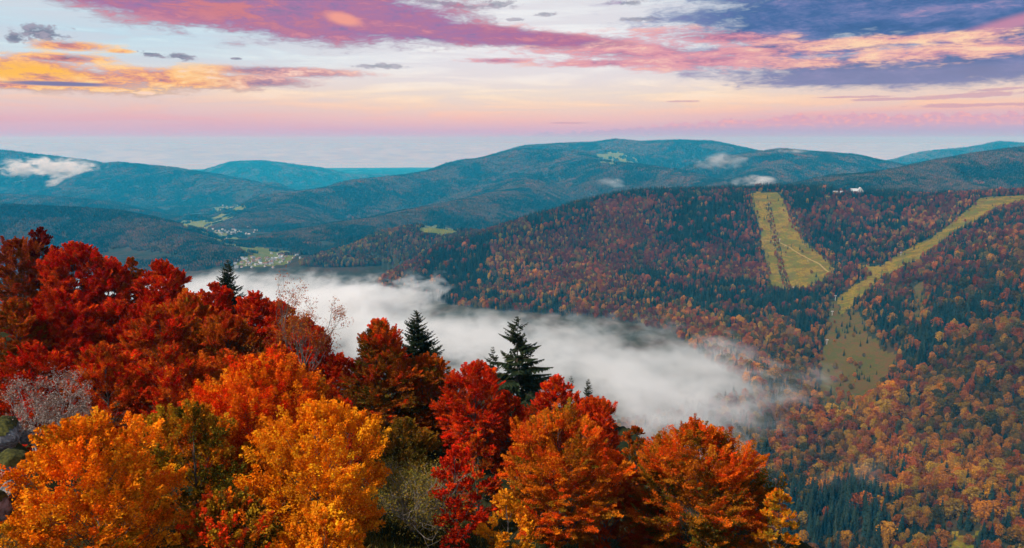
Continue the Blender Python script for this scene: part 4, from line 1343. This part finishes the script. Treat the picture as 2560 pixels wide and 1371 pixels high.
strip = (mk == 0) & (dline(x, y, line) < 10.5)
near_edge = np.zeros(len(x), bool)
for dx_, dy_ in ((16, 0), (-16, 0), (0, 22), (0, -22)):
    near_edge |= (meadow_mask(x + dx_, y + dy_) < 0)
lone = ((mk == 1) & (g.uniform(0, 1, len(x)) < .05 + .22 * (n2 > .25))) | ((mk == 0) & (g.uniform(0, 1, len(x)) < .02 + .30 * near_edge))
HOTEL, FARM, HUT = crest(2142), crest(2096), crest(2522)
clear = np.zeros(len(x), bool)
for q_, rad_ in ((HOTEL, 46), (FARM, 26), (HUT, 50)):
    f_ = q_[:2] * (1 - 25 / np.hypot(*q_[:2]))
    clear |= (np.hypot(x - q_[0], y - q_[1]) < rad_) | (np.hypot(x - f_[0], y - f_[1]) < rad_ * .8)
sunk = (z < -386 - .040 * y - 14) & (y > 1500) & (x < 480 - .16 * (y - 1500))
thin = (g.uniform(0, 1, len(x)) < .30 * right)
keep = ((mk < 0) & ~clear & ~sunk & ~thin) | strip | lone
sel = lambda *A: [q[keep] for q in A]
x, y, z, r, con, ed, strip, lone, n1, n2, n3, right, low = sel(x, y, z, r, con, ed, strip, lone, n1, n2, n3, right, low)
n = len(x)
U = g.uniform(0, 1, n); U2 = g.uniform(0, 1, n)
RUS = np.array([(.22, .034, .013), (.28, .050, .013), (.17, .028, .014), (.32, .078, .013), (.20, .058, .018)])
ORA = np.array([(.36, .088, .012), (.30, .075, .014), (.42, .13, .012), (.27, .10, .016)])
YEL = np.array([(.46, .22, .014), (.40, .24, .020), (.50, .19, .012)])
OLI = np.array([(.105, .088, .020), (.140, .105, .022), (.085, .080, .024), (.17, .10, .02)])
SPR = np.array([(.018, .034, .024), (.014, .028, .022), (.026, .042, .024), (.020, .030, .018)])
wy = np.clip(.03 + .20 * low + .22 * right + .5 * np.maximum(0, n3 - .15) + .20 * ed, 0, .6)
wo = np.clip(.07 + .16 * right + .12 * low + .40 * n2, 0, .6)
wl = np.clip(.14 + .36 * right + .10 * low + .15 * np.maximum(0, n2), 0, .5)
tint = RUS[g.integers(0, len(RUS), n)]
tint = np.where((U < wy + wo + wl)[:, None], OLI[g.integers(0, len(OLI), n)], tint)
tint = np.where((U < wy + wo)[:, None], ORA[g.integers(0, len(ORA), n)], tint)
tint = np.where((U < wy)[:, None], YEL[g.integers(0, len(YEL), n)], tint)
cls = np.where(con, 0, np.where(U < wy, 3, np.where(U < wy + wo, 2, np.where(U < wy + wo + wl, 4, 1))))
tint = np.where(con[:, None], SPR[g.integers(0, len(SPR), n)], tint)
tint = np.where(con[:, None], tint * .9, tint * .95) * g.uniform(.62, 1.25, (n, 1)) * np.clip(1 + .5 * n2, .6, 1.4)[:, None]
tint = np.where((con < .5)[:, None] & (right > .3)[:, None], tint * (.78, .72, .42), tint)
tint = np.where(((x < .02 * y) & (y > 2950))[:, None], tint * (.62, .90, 1.25), tint)  # blue shift puts extra haze into the tree colours of the spur
h = np.where(con, g.uniform(.58, 1.12, n), g.uniform(.50, 1.15, n))
h = h * np.clip(1 + .35 * n2 + .25 * n1, .6, 1.25)
h = np.where(strip, g.uniform(.25, .50, n), h)
h = np.where(lone, g.uniform(.22, .70, n), h)
h = np.where(ed & ~con, h * .72, h)
wdt = h * np.where(con, g.uniform(.80, 1.2, n), g.uniform(.72, 1.15, n))
slim = (cls == 3) & (U2 < .4)
wdt = np.where(slim, wdt * .6, wdt)
wdt = wdt * (1 + .32 * right * (1 - con))
h = h * (1 + .12 * right)
scl = np.stack([wdt, wdt * g.uniform(.9, 1.1, n), h], -1)
rot = np.stack([g.normal(0, .03, n), g.normal(0, .03, n), g.uniform(0, 6.283, n)], -1)
pid = np.where(con, g.integers(0, len(SPRUCE), n), g.integers(0, len(BROAD), n))
P = np.stack([x, y, z - .4], -1)
print('trees in view', n, 'spruce', int(con.sum()))

# --- the largest 300 of each kind stand as trees of their own
KINDS = {0: ('spruce_tree', 'spruce', SPRUCE), 1: ('russet_beech', 'beech tree', BROAD), 2: ('orange_maple', 'maple tree', BROAD), 3: ('golden_birch', 'birch tree', BROAD), 4: ('olive_oak', 'oak tree', BROAD)}
DESC = {0: 'dark green spruce', 1: 'russet brown beech', 2: 'orange leaved maple', 3: 'golden yellow birch', 4: 'olive green oak turning brown'}
inframe = (np.abs(x / y) < 1290 / FPX / 1.0) & (np.arctan2(z + 18, r) > R(-28.5))
vis = seen(x, y, z, 20.0, 0.0) & inframe
# the near grove hides the left and the bottom of the slope
d_top = np.arctan2(z + 15, y)
py_ = 685.5 + FPX * np.tan(-d_top - PITCH)
px_ = 1280 + FPX * x / (y * math.cos(PITCH) - (z + 15) * math.sin(PITCH))
skyl = np.interp(px_, [0, 100, 300, 420, 480, 640, 840, 960, 1100, 1300, 1480, 1560, 1700, 1900, 1950, 2010, 2560], [600, 580, 630, 650, 720, 710, 850, 800, 890, 900, 960, 1060, 1060, 1130, 1220, 1390, 1390])
vis &= py_ < skyl - 4
solo = np.zeros(n, bool)
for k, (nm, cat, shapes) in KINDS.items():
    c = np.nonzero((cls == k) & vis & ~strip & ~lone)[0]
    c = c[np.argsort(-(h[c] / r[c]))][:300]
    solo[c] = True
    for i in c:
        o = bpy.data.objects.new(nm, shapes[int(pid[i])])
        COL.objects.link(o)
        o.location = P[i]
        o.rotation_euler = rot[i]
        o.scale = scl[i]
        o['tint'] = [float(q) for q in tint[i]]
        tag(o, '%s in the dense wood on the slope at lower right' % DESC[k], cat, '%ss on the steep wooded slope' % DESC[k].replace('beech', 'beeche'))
rest = ~solo
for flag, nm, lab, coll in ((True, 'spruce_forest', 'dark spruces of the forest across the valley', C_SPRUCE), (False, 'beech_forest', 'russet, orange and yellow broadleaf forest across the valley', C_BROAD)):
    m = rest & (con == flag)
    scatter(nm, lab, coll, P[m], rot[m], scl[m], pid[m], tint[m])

# --- woods farther off, as groves
xa, ya = candidates(NEARR - 10, 8000.0, 40.0)
xb, yb = candidates(8000.0, 14500.0, 66.0)
xc, yc = candidates(14500.0, 30000.0, 104.0)
x, y = np.r_[xa, xb, xc], np.r_[ya, yb, yc]
gsc = np.r_[np.ones(len(xa)), np.full(len(xb), 1.6), np.full(len(xc), 2.5)]
z = grid_sample(GZ, x, y)
r = np.hypot(x, y)
fl = floor_h(x, y)
ok = seen(x, y, z, 22.0 * gsc, R(.08)) & ((meadow_mask(x, y, 10.0) < 0) | (g.uniform(0, 1, len(x)) < .13))
n4 = fbm(x / 260, y / 260, 131, 4)
flat = (z < fl + 26) & (y > 3600) & (y < 20000)
ok &= ~((z < fl + 40) & (y >= 20000) & (n4 < .1))
ok &= ~flat | (n4 > .02)
ok &= ~((n4 < -.42) & (fbm(x / 500, y / 500, 141, 2) > .15))        # small clearings
x, y, z, r, n4, gsc = x[ok], y[ok], z[ok], r[ok], n4[ok], gsc[ok]
n = len(x)
e = 15.0
nx = -(grid_sample(GZ, x + e, y) - grid_sample(GZ, x - e, y)) / (2 * e)
ny = -(grid_sample(GZ, x, y + e) - grid_sample(GZ, x, y - e)) / (2 * e)
nx = np.clip(nx, -.6, .6); ny = np.clip(ny, -.6, .6)
rot = np.stack([np.arctan2(-ny, 1.0), np.arctan2(nx, 1.0), 0 * nx], -1)
# a quarter-turn spin keeps the square patches tiling
scl = np.ones((n, 3)) * np.array([1, 1, 1]) * g.uniform(.92, 1.08, (n, 1)) * gsc[:, None]
scl[:, 0] *= g.choice([-1, 1], n); scl[:, 1] *= g.choice([-1, 1], n)
q = np.clip((n4 * 1.3 + .5) * 4 + g.normal(0, .7, n), 0, 3.99).astype(int)
GT = np.array([(.072, .046, .024), (.055, .045, .026), (.038, .045, .030), (.028, .042, .032)])
tint = GT[q] * g.uniform(.8, 1.25, (n, 1)) * np.where((g.uniform(0, 1, n) < .12)[:, None], np.array([1.5, .95, .7]), 1.0)
print('groves in view', n)
scatter('distant_forest', 'mixed autumn forest on the far hills', C_GROVE, np.stack([x, y, z], -1), rot, scl, q, tint)

# ------------------------------------------------------------------ houses, hotel, hut, lift pylons
M_WALL = simple_mat('white_render', (.42, .40, .37), (.56, .54, .50), .6, .9)
M_ROOF = simple_mat('grey_tin_roof', (.36, .39, .42), (.52, .55, .58), .35, .5)
M_TILE = simple_mat('brown_tiles', (.16, .075, .05), (.24, .12, .08), .5, .85)
M_SLATE = simple_mat('slate_roof', (.16, .17, .19), (.26, .27, .29), .5, .7)
M_WOOD = simple_mat('weathered_boards', (.10, .065, .045), (.17, .12, .09), 1.2, .9)
M_GLASS = simple_mat('window_glass', (.03, .04, .05), None, 1, .15)
M_STEEL = simple_mat('galvanised_steel', (.50, .52, .54), (.62, .63, .64), 2.0, .45)
M_CABLE = simple_mat('steel_cable', (.10, .10, .11), None, 1, .5)


def gable(b, cx, cy, z0, lx, ly, hw, hr, mw, mr, over=.6, along='x'):
    """walls and pitched roof; ridge along x or y"""
    def tr_(p):
        p = np.asarray(p, float)
        if along == 'y': p = p[:, [1, 0, 2]] * np.array([-1, 1, 1])
        return p + np.array([cx, cy, z0])
    if along == 'y': lx, ly = ly, lx
    X, Y = lx / 2, ly / 2
    v = [(-X, -Y, -3), (X, -Y, -3), (X, Y, -3), (-X, Y, -3), (-X, -Y, hw), (X, -Y, hw), (X, Y, hw), (-X, Y, hw)]
    b[0].put(tr_(v), [[0, 1, 5, 4], [1, 2, 6, 5], [2, 3, 7, 6], [3, 0, 4, 7]], mw)
    b[0].put(tr_([(X, -Y, hw), (X, Y, hw), (X, 0, hw + hr), (-X, -Y, hw), (-X, Y, hw), (-X, 0, hw + hr)]), [[0, 1, 2], [4, 3, 5]], mw)
    o = over; s = hr / Y
    t = .28
    for sg in (-1, 1):
        e = [(-X - o, sg * (Y + o), hw - s * o), (X + o, sg * (Y + o), hw - s * o), (X + o, 0, hw + hr), (-X - o, 0, hw + hr)]
        e2 = [(a_, b_, c_ + t) for a_, b_, c_ in e]
        b[1].put(tr_(e + e2), [[4, 5, 6, 7], [3, 2, 1, 0], [0, 1, 5, 4], [1, 2, 6, 5], [3, 0, 4, 7]], mr)


HPRO = []
for k, (lx, ly, hw, hr, mr) in enumerate([(13, 9.5, 5.2, 4.2, M_TILE), (15, 10, 5.6, 4.4, M_SLATE), (11, 9, 4.6, 4.0, M_TILE), (26, 14, 5.5, 3.2, M_ROOF), (12, 10, 6.2, 4.0, M_ROOF)]):
    b = MB()
    gable((b, b), 0, 0, 0, lx, ly, hw, hr, 0, 1)
    for q in (-.3, 0, .3):
        for f in (1.4, 3.9):
            b.box((lx * q, -ly / 2 - .02, f), (1.1, .12, 1.3), 2)
            b.box((lx * q, ly / 2 + .02, f), (1.1, .12, 1.3), 2)
    b.box((lx * .2, ly * .18, hw + hr * .9), (.8, .8, 1.8), 0)
    HPRO.append(b.mesh('house', [M_WALL, mr, M_GLASS]))
g = np.random.default_rng(201)
VILL = [(660, 652, 85, 15, 75, 'nearest village just behind the fog', 1), (545, 585, 85, 16, 55, 'middle village on the valley floor', 1), (585, 523, 70, 7, 32, 'village at the foot of the far left hill', 1),
        (745, 463, 25, 8, 10, 'farthest village in the side valley', 1)]
for (cx, cy, rx, ry, n, lab, _) in VILL:
    done = 0; tries = 0
    while done < n and tries < n * 8:
        tries += 1
        a = g.normal(0, .5, 2)
        p = hit(cx + a[0] * rx, cy + a[1] * ry - a[0] * ry * .5, 2500)
        if abs(p[2] - float(floor_h(np.array([p[0]]), np.array([p[1]]))[0])) > 45: continue
        o = bpy.data.objects.new('house', HPRO[int(g.choice(5, p=[.3, .2, .25, .07, .18]))])
        COL.objects.link(o)
        o.location = p + np.array([0, 0, .3])
        o.rotation_euler = (0, 0, g.uniform(0, 6.28))
        s = g.uniform(.75, 1.1)
        o.scale = (s, s, s)
        tag(o, 'white walled house in the %s' % lab, 'house', 'houses of the %s' % lab)
        done += 1

# hotel on the ridge
p = HOTEL
root = thing('hotel', 'large mountain hotel with pale sheet metal gable roofs on the ridge', 'hotel', (p[0], p[1], p[2] + 3), rz=R(-8))
root.scale = (.78, .78, .85)
wl, rf = MB(), MB()
gable((wl, rf), -14, 2, 0, 34, 20, 7, 12, 0, 0, 1.2, 'x')
gable((wl, rf), 16, 0, 0, 26, 26, 9, 16, 0, 0, 1.4, 'y')
gable((wl, rf), -38, 6, -2, 20, 14, 4, 7, 0, 0, 1.0, 'x')
add_ob('walls', wl.mesh('walls', [M_WALL]), root)
add_ob('roof', rf.mesh('roof', [M_ROOF]), root)
wn = MB()
for fx in range(-28, 28, 5):
    for fz in (1.5, 4.6):
        if fx < 3: wn.box((fx, -8.05, fz), (1.8, .2, 1.5))
for fx in range(7, 28, 4):
    for fz in (1.5, 4.6, 7.6): wn.box((fx, -13.05, fz), (1.7, .2, 1.5))
add_ob('window', wn.mesh('window', [M_GLASS]), root)
p = FARM
root = thing('farm_building', 'long low pale roofed building among trees left of the hotel', 'building', (p[0], p[1], p[2] + 2), rz=R(4))
wl, rf = MB(), MB()
gable((wl, rf), 0, 0, 0, 44, 12, 5, 4.5, 0, 0, 1.0, 'x')
add_ob('walls', wl.mesh('walls', [M_WALL]), root)
add_ob('roof', rf.mesh('roof', [M_ROOF]), root)
p = HUT
root = thing('mountain_hut', 'mountain hut with white tin roof at the top of the right ski run', 'hut', (p[0], p[1], p[2] + 1.0), rz=R(6))
wl, rf = MB(), MB()
gable((wl, rf), 0, 0, 0, 24, 12, 4, 5.5, 0, 0, 1.0, 'x')
add_ob('walls', wl.mesh('walls', [M_WOOD]), root)
add_ob('roof', rf.mesh('roof', [M_ROOF]), root)
wn = MB()
for fx in (-8, -3, 3, 8): wn.box((fx, -6.05, 1.9), (1.5, .2, 1.4))
add_ob('window', wn.mesh('window', [M_GLASS]), root)


def pylon(px, py, H, lab, wide=5.0, rmin=600):
    p = hit(px, py, rmin) if py > 500 else crest(px)
    root = thing('lift_pylon', lab, 'lift pylon', tuple(p), 'ski lift pylons')
    b = MB()
    b.tube(np.array([[0, 0, -1], [0, 0, H * .5], [0, 0, H]]), [.55, .45, .32], 8, 0, True)
    add_ob('mast', b.mesh('mast', [M_STEEL], smooth=True), root)
    b = MB()
    b.box((0, 0, H + .2), (wide, .7, .7)); b.box((0, 0, H + 1.0), (.5, .5, 1.2))
    add_ob('crossarm', b.mesh('crossarm', [M_STEEL]), root)
    for s in (-1, 1):
        b = MB()
        b.box((s * wide * .46, 0, H - .3), (.5, 3.2, .55))
        for q in (-1.2, -.4, .4, 1.2):
            b.tube(np.array([[s * wide * .46 - .35, q, H - .65], [s * wide * .46 + .35, q, H - .65]]), [.32, .32], 8, 0, True)
        add_ob('sheave_assembly', b.mesh('sheave_assembly', [M_STEEL]), root)
    return p + np.array([0, 0, H])


tops = []
for (px, py, H, lab) in [(1899, 478, 11, 'lift pylon on the crest at the top of the left ski run'), (1923, 515, 10, 'pale lift pylon where the bush strip on the ski run begins'),
                         (1949, 605, 10, 'lift pylon beside the track crossing the ski run'), (1983, 727, 11, 'lift pylon at the lower end of the left ski run')]:
    tops.append(pylon(px, py, H, lab, 4.0, 1500))
tops2 = []
for (px, py, H, lab) in [(2252, 640, 11, 'lift pylon at the wood edge beside the upper right ski run'), (2088, 752, 14, 'large pale lift pylon above the brown lift swath'),
                         (2080, 790, 12, 'lift pylon halfway down the brown lift swath'), (2067, 862, 12, 'lowest lift pylon on the brown lift swath')]:
    tops2.append(pylon(px, py, H, lab, 6.0, 900))
for T, lab in ((tops, 'lift cables along the left ski run'), (tops2, 'lift cables above the brown lift swath')):
    root = thing('lift_cable', lab, 'cable', tuple(T[0]))
    for s in (-1, 1):
        b = MB()
        P_ = []
        for a, c in zip(T[:-1], T[1:]):
            for k in np.linspace(0, 1, 9)[:-1]:
                q = a + (c - a) * k
                P_.append(q - np.array([0, 0, 4 * k * (1 - k) * np.linalg.norm(c - a) * .012]) - T[0] + np.array([s * 2.2, 0, 0]))
        P_.append(T[-1] - T[0] + np.array([s * 2.2, 0, 0]))
        b.tube(np.array(P_), .05, 4, 0)
        add_ob('cable', b.mesh('cable', [M_CABLE]), root)
# the worn track crossing the ski run
TP = np.array([hit(a, b, 1500) for a, b in [(1900, 604), (1918, 603), (1935, 605), (1952, 609), (1975, 620), (2000, 637), (2025, 650), (2050, 662), (2076, 684)]])
s_ = np.linspace(0, len(TP) - 1, 90)
tx = np.interp(s_, np.arange(len(TP)), TP[:, 0]); ty = np.interp(s_, np.arange(len(TP)), TP[:, 1])
dv = unit(np.stack([np.gradient(tx), np.gradient(ty)], -1)); nv = np.stack([-dv[:, 1], dv[:, 0]], -1)
vv = []
for o_k in (-2.6, 2.6):
    qx, qy = tx + nv[:, 0] * o_k, ty + nv[:, 1] * o_k
    vv.append(np.stack([qx, qy, grid_sample(GZ, qx, qy) + 1.1], -1))
ii = np.arange(89)
tk = add_ob('track', mesh_np('track', np.concatenate(vv), [np.stack([ii, ii + 1, ii + 91, ii + 90], -1)[:, ::-1]], [simple_mat('worn_earth', (.30, .22, .06), (.24, .16, .05), .2, 1.0)]))
tag(tk, 'worn pale track crossing the ski run', kind='structure')
# snow lances on the run
for (px, py, lab) in [(1930, 540, 'slanting snow lance high on the ski run'), (1948, 582, 'slanting snow lance halfway down the ski run'), (1962, 618, 'slanting snow lance above the crossing track'),
                      (2020, 655, 'upright snow lance on the lower right of the ski run')]:
    p = hit(px, py, 1500)
    root = thing('snow_lance', lab, 'snow lance', tuple(p), 'snow lances on the ski run')
    b = MB(); b.tube(np.array([[0, 0, -.5], [0, 0, 2.2]]), [.22, .18], 6, 0, True)
    add_ob('post', b.mesh('post', [M_STEEL]), root)
    b = MB(); b.tube(np.array([[-.6, 0, 1.2], [3.0, .5, 8.5]]) if px != 2020 else np.array([[.3, 0, 1.2], [-1.8, .3, 9.0]]), [.16, .10], 6, 0, True)
    add_ob('lance', b.mesh('lance', [M_STEEL]), root)


# ------------------------------------------------------------------ fog: the valley filling, mist scraps, the cloud sea on the plain
def w2(px, py, zz):
    d = ray(px, py)
    return d * (zz / d[2])


def fog_density(t, ells, wisps, dens, nsc):
    pos = t.add('ShaderNodeNewGeometry').outputs['Position']
    X, Y, Z = t.sep(pos)
    P2 = t.comb(X, Y, 0.0)
    f = t.field(P2, ells)
    n1 = t.noise(t.vmath('MULTIPLY', pos, (1, .8, 1.6)), nsc, 4.0, 0.6, 0.5)
    n2 = t.noise(t.vmath('MULTIPLY', pos, (1, .6, 2.5)), nsc * 4.2, 3.0, 0.6, 0.4)
    nn = t.math('ADD', t.math('SUBTRACT', n1, .5), t.math('MULTIPLY', t.math('SUBTRACT', n2, .5), .85))
    edge = t.smooth(t.math('ADD', f, t.math('MULTIPLY', nn, 1.7)), 0.02, .75)
    top = t.math('ADD', t.math('MULTIPLY_ADD', Y, -.040, -385.0), t.math('MULTIPLY', nn, 88.0))
    if wisps:
        wv = t.smooth(t.math('ADD', t.field(P2, wisps), t.math('MULTIPLY', nn, 1.5)), 0.05, 1.0)
        top = t.math('ADD', top, t.math('MULTIPLY', wv, 78.0))
    hgt = t.smooth(t.math('SUBTRACT', top, Z), -6.0, 52.0)
    d = t.math('MULTIPLY', t.math('MULTIPLY', edge, hgt), dens)
    return t.math('MAXIMUM', d, 0.0)


def vol_mat(name, build, color=(.945, .98, 1.0), step=.06, aniso=0.0):
    m, t = new_mat(name)
    v = t.add('ShaderNodeVolumePrincipled')
    v.inputs['Color'].default_value = (*color, 1)
    v.inputs['Absorption Color'].default_value = (1, 1, 1, 1)
    v.inputs['Anisotropy'].default_value = aniso
    t.set(v.inputs['Density'], build(t))
    o = t.add('ShaderNodeOutputMaterial')
    t.l.new(v.outputs[0], o.inputs['Volume'])
    m.cycles.volume_step_rate = step
    return m


A = lambda px, py, z=-490: w2(px, py, z)[:2]
def EL(px, py, rx, ry, rot=0, z=-490):
    a = A(px, py, z)
    return ((a[0], a[1], 0), (rx, ry, 1.0), R(rot))


ells = [EL(520, 690, 620, 330), EL(700, 720, 520, 380), EL(900, 760, 560, 420), EL(1150, 800, 560, 420), EL(1400, 850, 460, 330, -20), EL(1600, 905, 340, 300, -25), EL(1760, 935, 200, 170, -25), EL(1700, 985, 240, 200, -10)]
wisps = [EL(1010, 712, 190, 120, 20, -440), EL(900, 735, 260, 120, 10, -460), EL(1090, 690, 90, 60, 30, -420)]
fmesh = MB()
fmesh.box((-350, 2300, -468), (2900, 2700, 210))
fo = add_ob('fog', fmesh.mesh('fog', [vol_mat('valley_fog', lambda t: fog_density(t, ells, wisps, .0135, .0042), step=.055)]))
tag(fo, 'thick white fog filling the valley behind the red trees', 'fog', kind='stuff')


def mist(name, lab, c, rad, dens, nsc, rz=0.0, ry=0.0):
    b = MB()
    n, m = 13, 20
    u = np.linspace(0, math.pi, n)[:, None]; v = np.linspace(0, 2 * math.pi, m, endpoint=False)[None]
    d = np.stack([np.sin(u) * np.cos(v), np.sin(u) * np.sin(v), np.cos(u) + 0 * v], -1).reshape(-1, 3)
    i = np.arange(n - 1)[:, None] * m; j = np.arange(m)[None]
    b.put(d, np.stack([i + j, i + m + j, i + m + (j + 1) % m, i + (j + 1) % m], -1).reshape(-1, 4))

    def build(t):
        co = t.add('ShaderNodeTexCoord').outputs['Object']
        L = t.math('SUBTRACT', 1.0, t.vmath('LENGTH', co))
        pos = t.add('ShaderNodeNewGeometry').outputs['Position']
        nn = t.noise(t.vmath('MULTIPLY', pos, (.7, .6, 1.6)), nsc, 5.0, .66, .9)
        return t.math('MULTIPLY', t.smooth(t.math('ADD', L, t.math('MULTIPLY', t.math('SUBTRACT', nn, .5), 3.6)), .25, 1.1), t.math('MULTIPLY', t.smooth(L, 0.0, .3), dens))
    o = add_ob(name, b.mesh(name, [vol_mat(name + '_air', build, step=.25)]))
    o.location = c
    o.scale = rad
    o.rotation_euler = (0, ry, rz)
    tag(o, lab, 'mist', kind='stuff')


def mist_px(lab, px, py, Y, rx, ry, depth, dens, nsc, ryr=0.0):
    p = pt(px, py, Y)
    mist('mist', lab, tuple(p), (rx / FPX * Y, depth, ry / FPX * Y), dens, nsc, 0.0, R(ryr))


mist_px('white cloud scrap hanging on the far left hill', 150, 420, 12000, 140, 32, 400, .012, .0075, 4)
mist_px('white cloud scrap at the left edge of the far hill', 50, 420, 12000, 65, 30, 350, .012, .0075)
mist_px('cloud tongue trailing down the far left hill', 150, 445, 11800, 45, 26, 260, .010, .006, -20)
mist_px('white mist in the gap behind the central mountain', 1815, 402, 8200, 100, 26, 300, .0030, .005, -5)
mist_px('bright mist behind the ridge above the ski run', 1888, 456, 4700, 62, 22, 260, .008, .006)
mist_px('small mist on the dark hill shoulder', 1985, 378, 8000, 45, 9, 160, .007, .008)
mist_px('small mist patch below the central mountain', 1525, 456, 5700, 50, 15, 180, .005, .007, 8)
mist_px('thin mist over the golden wood at the lower right', 2150, 1185, 1130, 170, 60, 130, .0020, .012)
mist_px('thin mist in the ravine under the fog tip', 1800, 1010, 1330, 210, 70, 160, .0030, .011, 6)

# cloud sea over the plain
nt_, nr_ = 300, 150
a_ = np.linspace(-R(50), R(50), nt_); r_ = np.geomspace(33600, 140000, nr_)
A_, R_ = np.meshgrid(a_, r_)
X_, Y_ = R_ * np.sin(A_), R_ * np.cos(A_)
edge = 35500 + 1500 * fbm(X_ / 9000, Y_ / 9000, 301, 4) + 700 * fbm(X_ / 2500, Y_ / 6000, 311, 3)
rise = np.clip((R_ - edge) / 8000, 0, 1)
rise = rise * rise * (3 - 2 * rise)
top = -440 + 150 * fbm(X_ / 5000, Y_ / 14000, 327, 3) + 60 * fbm(X_ / 3500, Y_ / 3500, 321, 5) + 30 * fbm(X_ / 900, Y_ / 900, 331, 3)
Z_ = -900 + rise * (top + 900)
idx_ = np.arange(nr_ * nt_).reshape(nr_, nt_)
q_ = np.stack([idx_[:-1, :-1], idx_[1:, :-1], idx_[1:, 1:], idx_[:-1, 1:]], -1).reshape(-1, 4)[:, ::-1]
M_CLOUD = simple_mat('shaded_cloud_top', (.28, .22, .35), (.37, .31, .43), .001, 1.0, coord='Object')  # dusk shadow on the fog put into a darker lavender base colour
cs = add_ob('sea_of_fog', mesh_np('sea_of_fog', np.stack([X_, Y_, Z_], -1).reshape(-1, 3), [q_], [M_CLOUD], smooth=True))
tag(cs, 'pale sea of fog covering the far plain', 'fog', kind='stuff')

# ------------------------------------------------------------------ air: even haze over the whole country, below the height of the drone
HAZE_TOP = 130.0
hb = MB()
hb.box((0, 16000, (HAZE_TOP + GZ.min() - 1) / 2), (52000, 33600, HAZE_TOP - GZ.min() + 1))
hm_, t = new_mat('blue_haze')
pv = t.add('ShaderNodeVolumePrincipled')
pv.inputs['Color'].default_value = (0.02, 0.47, 0.84, 1)
pv.inputs['Absorption Color'].default_value = (1, 1, 1, 1)
pv.inputs['Density'].default_value = 0.62e-4
pv.inputs['Anisotropy'].default_value = 0.0
o_ = t.add('ShaderNodeOutputMaterial')
t.l.new(pv.outputs[0], o_.inputs['Volume'])
hz = add_ob('haze', hb.mesh('haze', [hm_]))
tag(hz, kind='stuff')
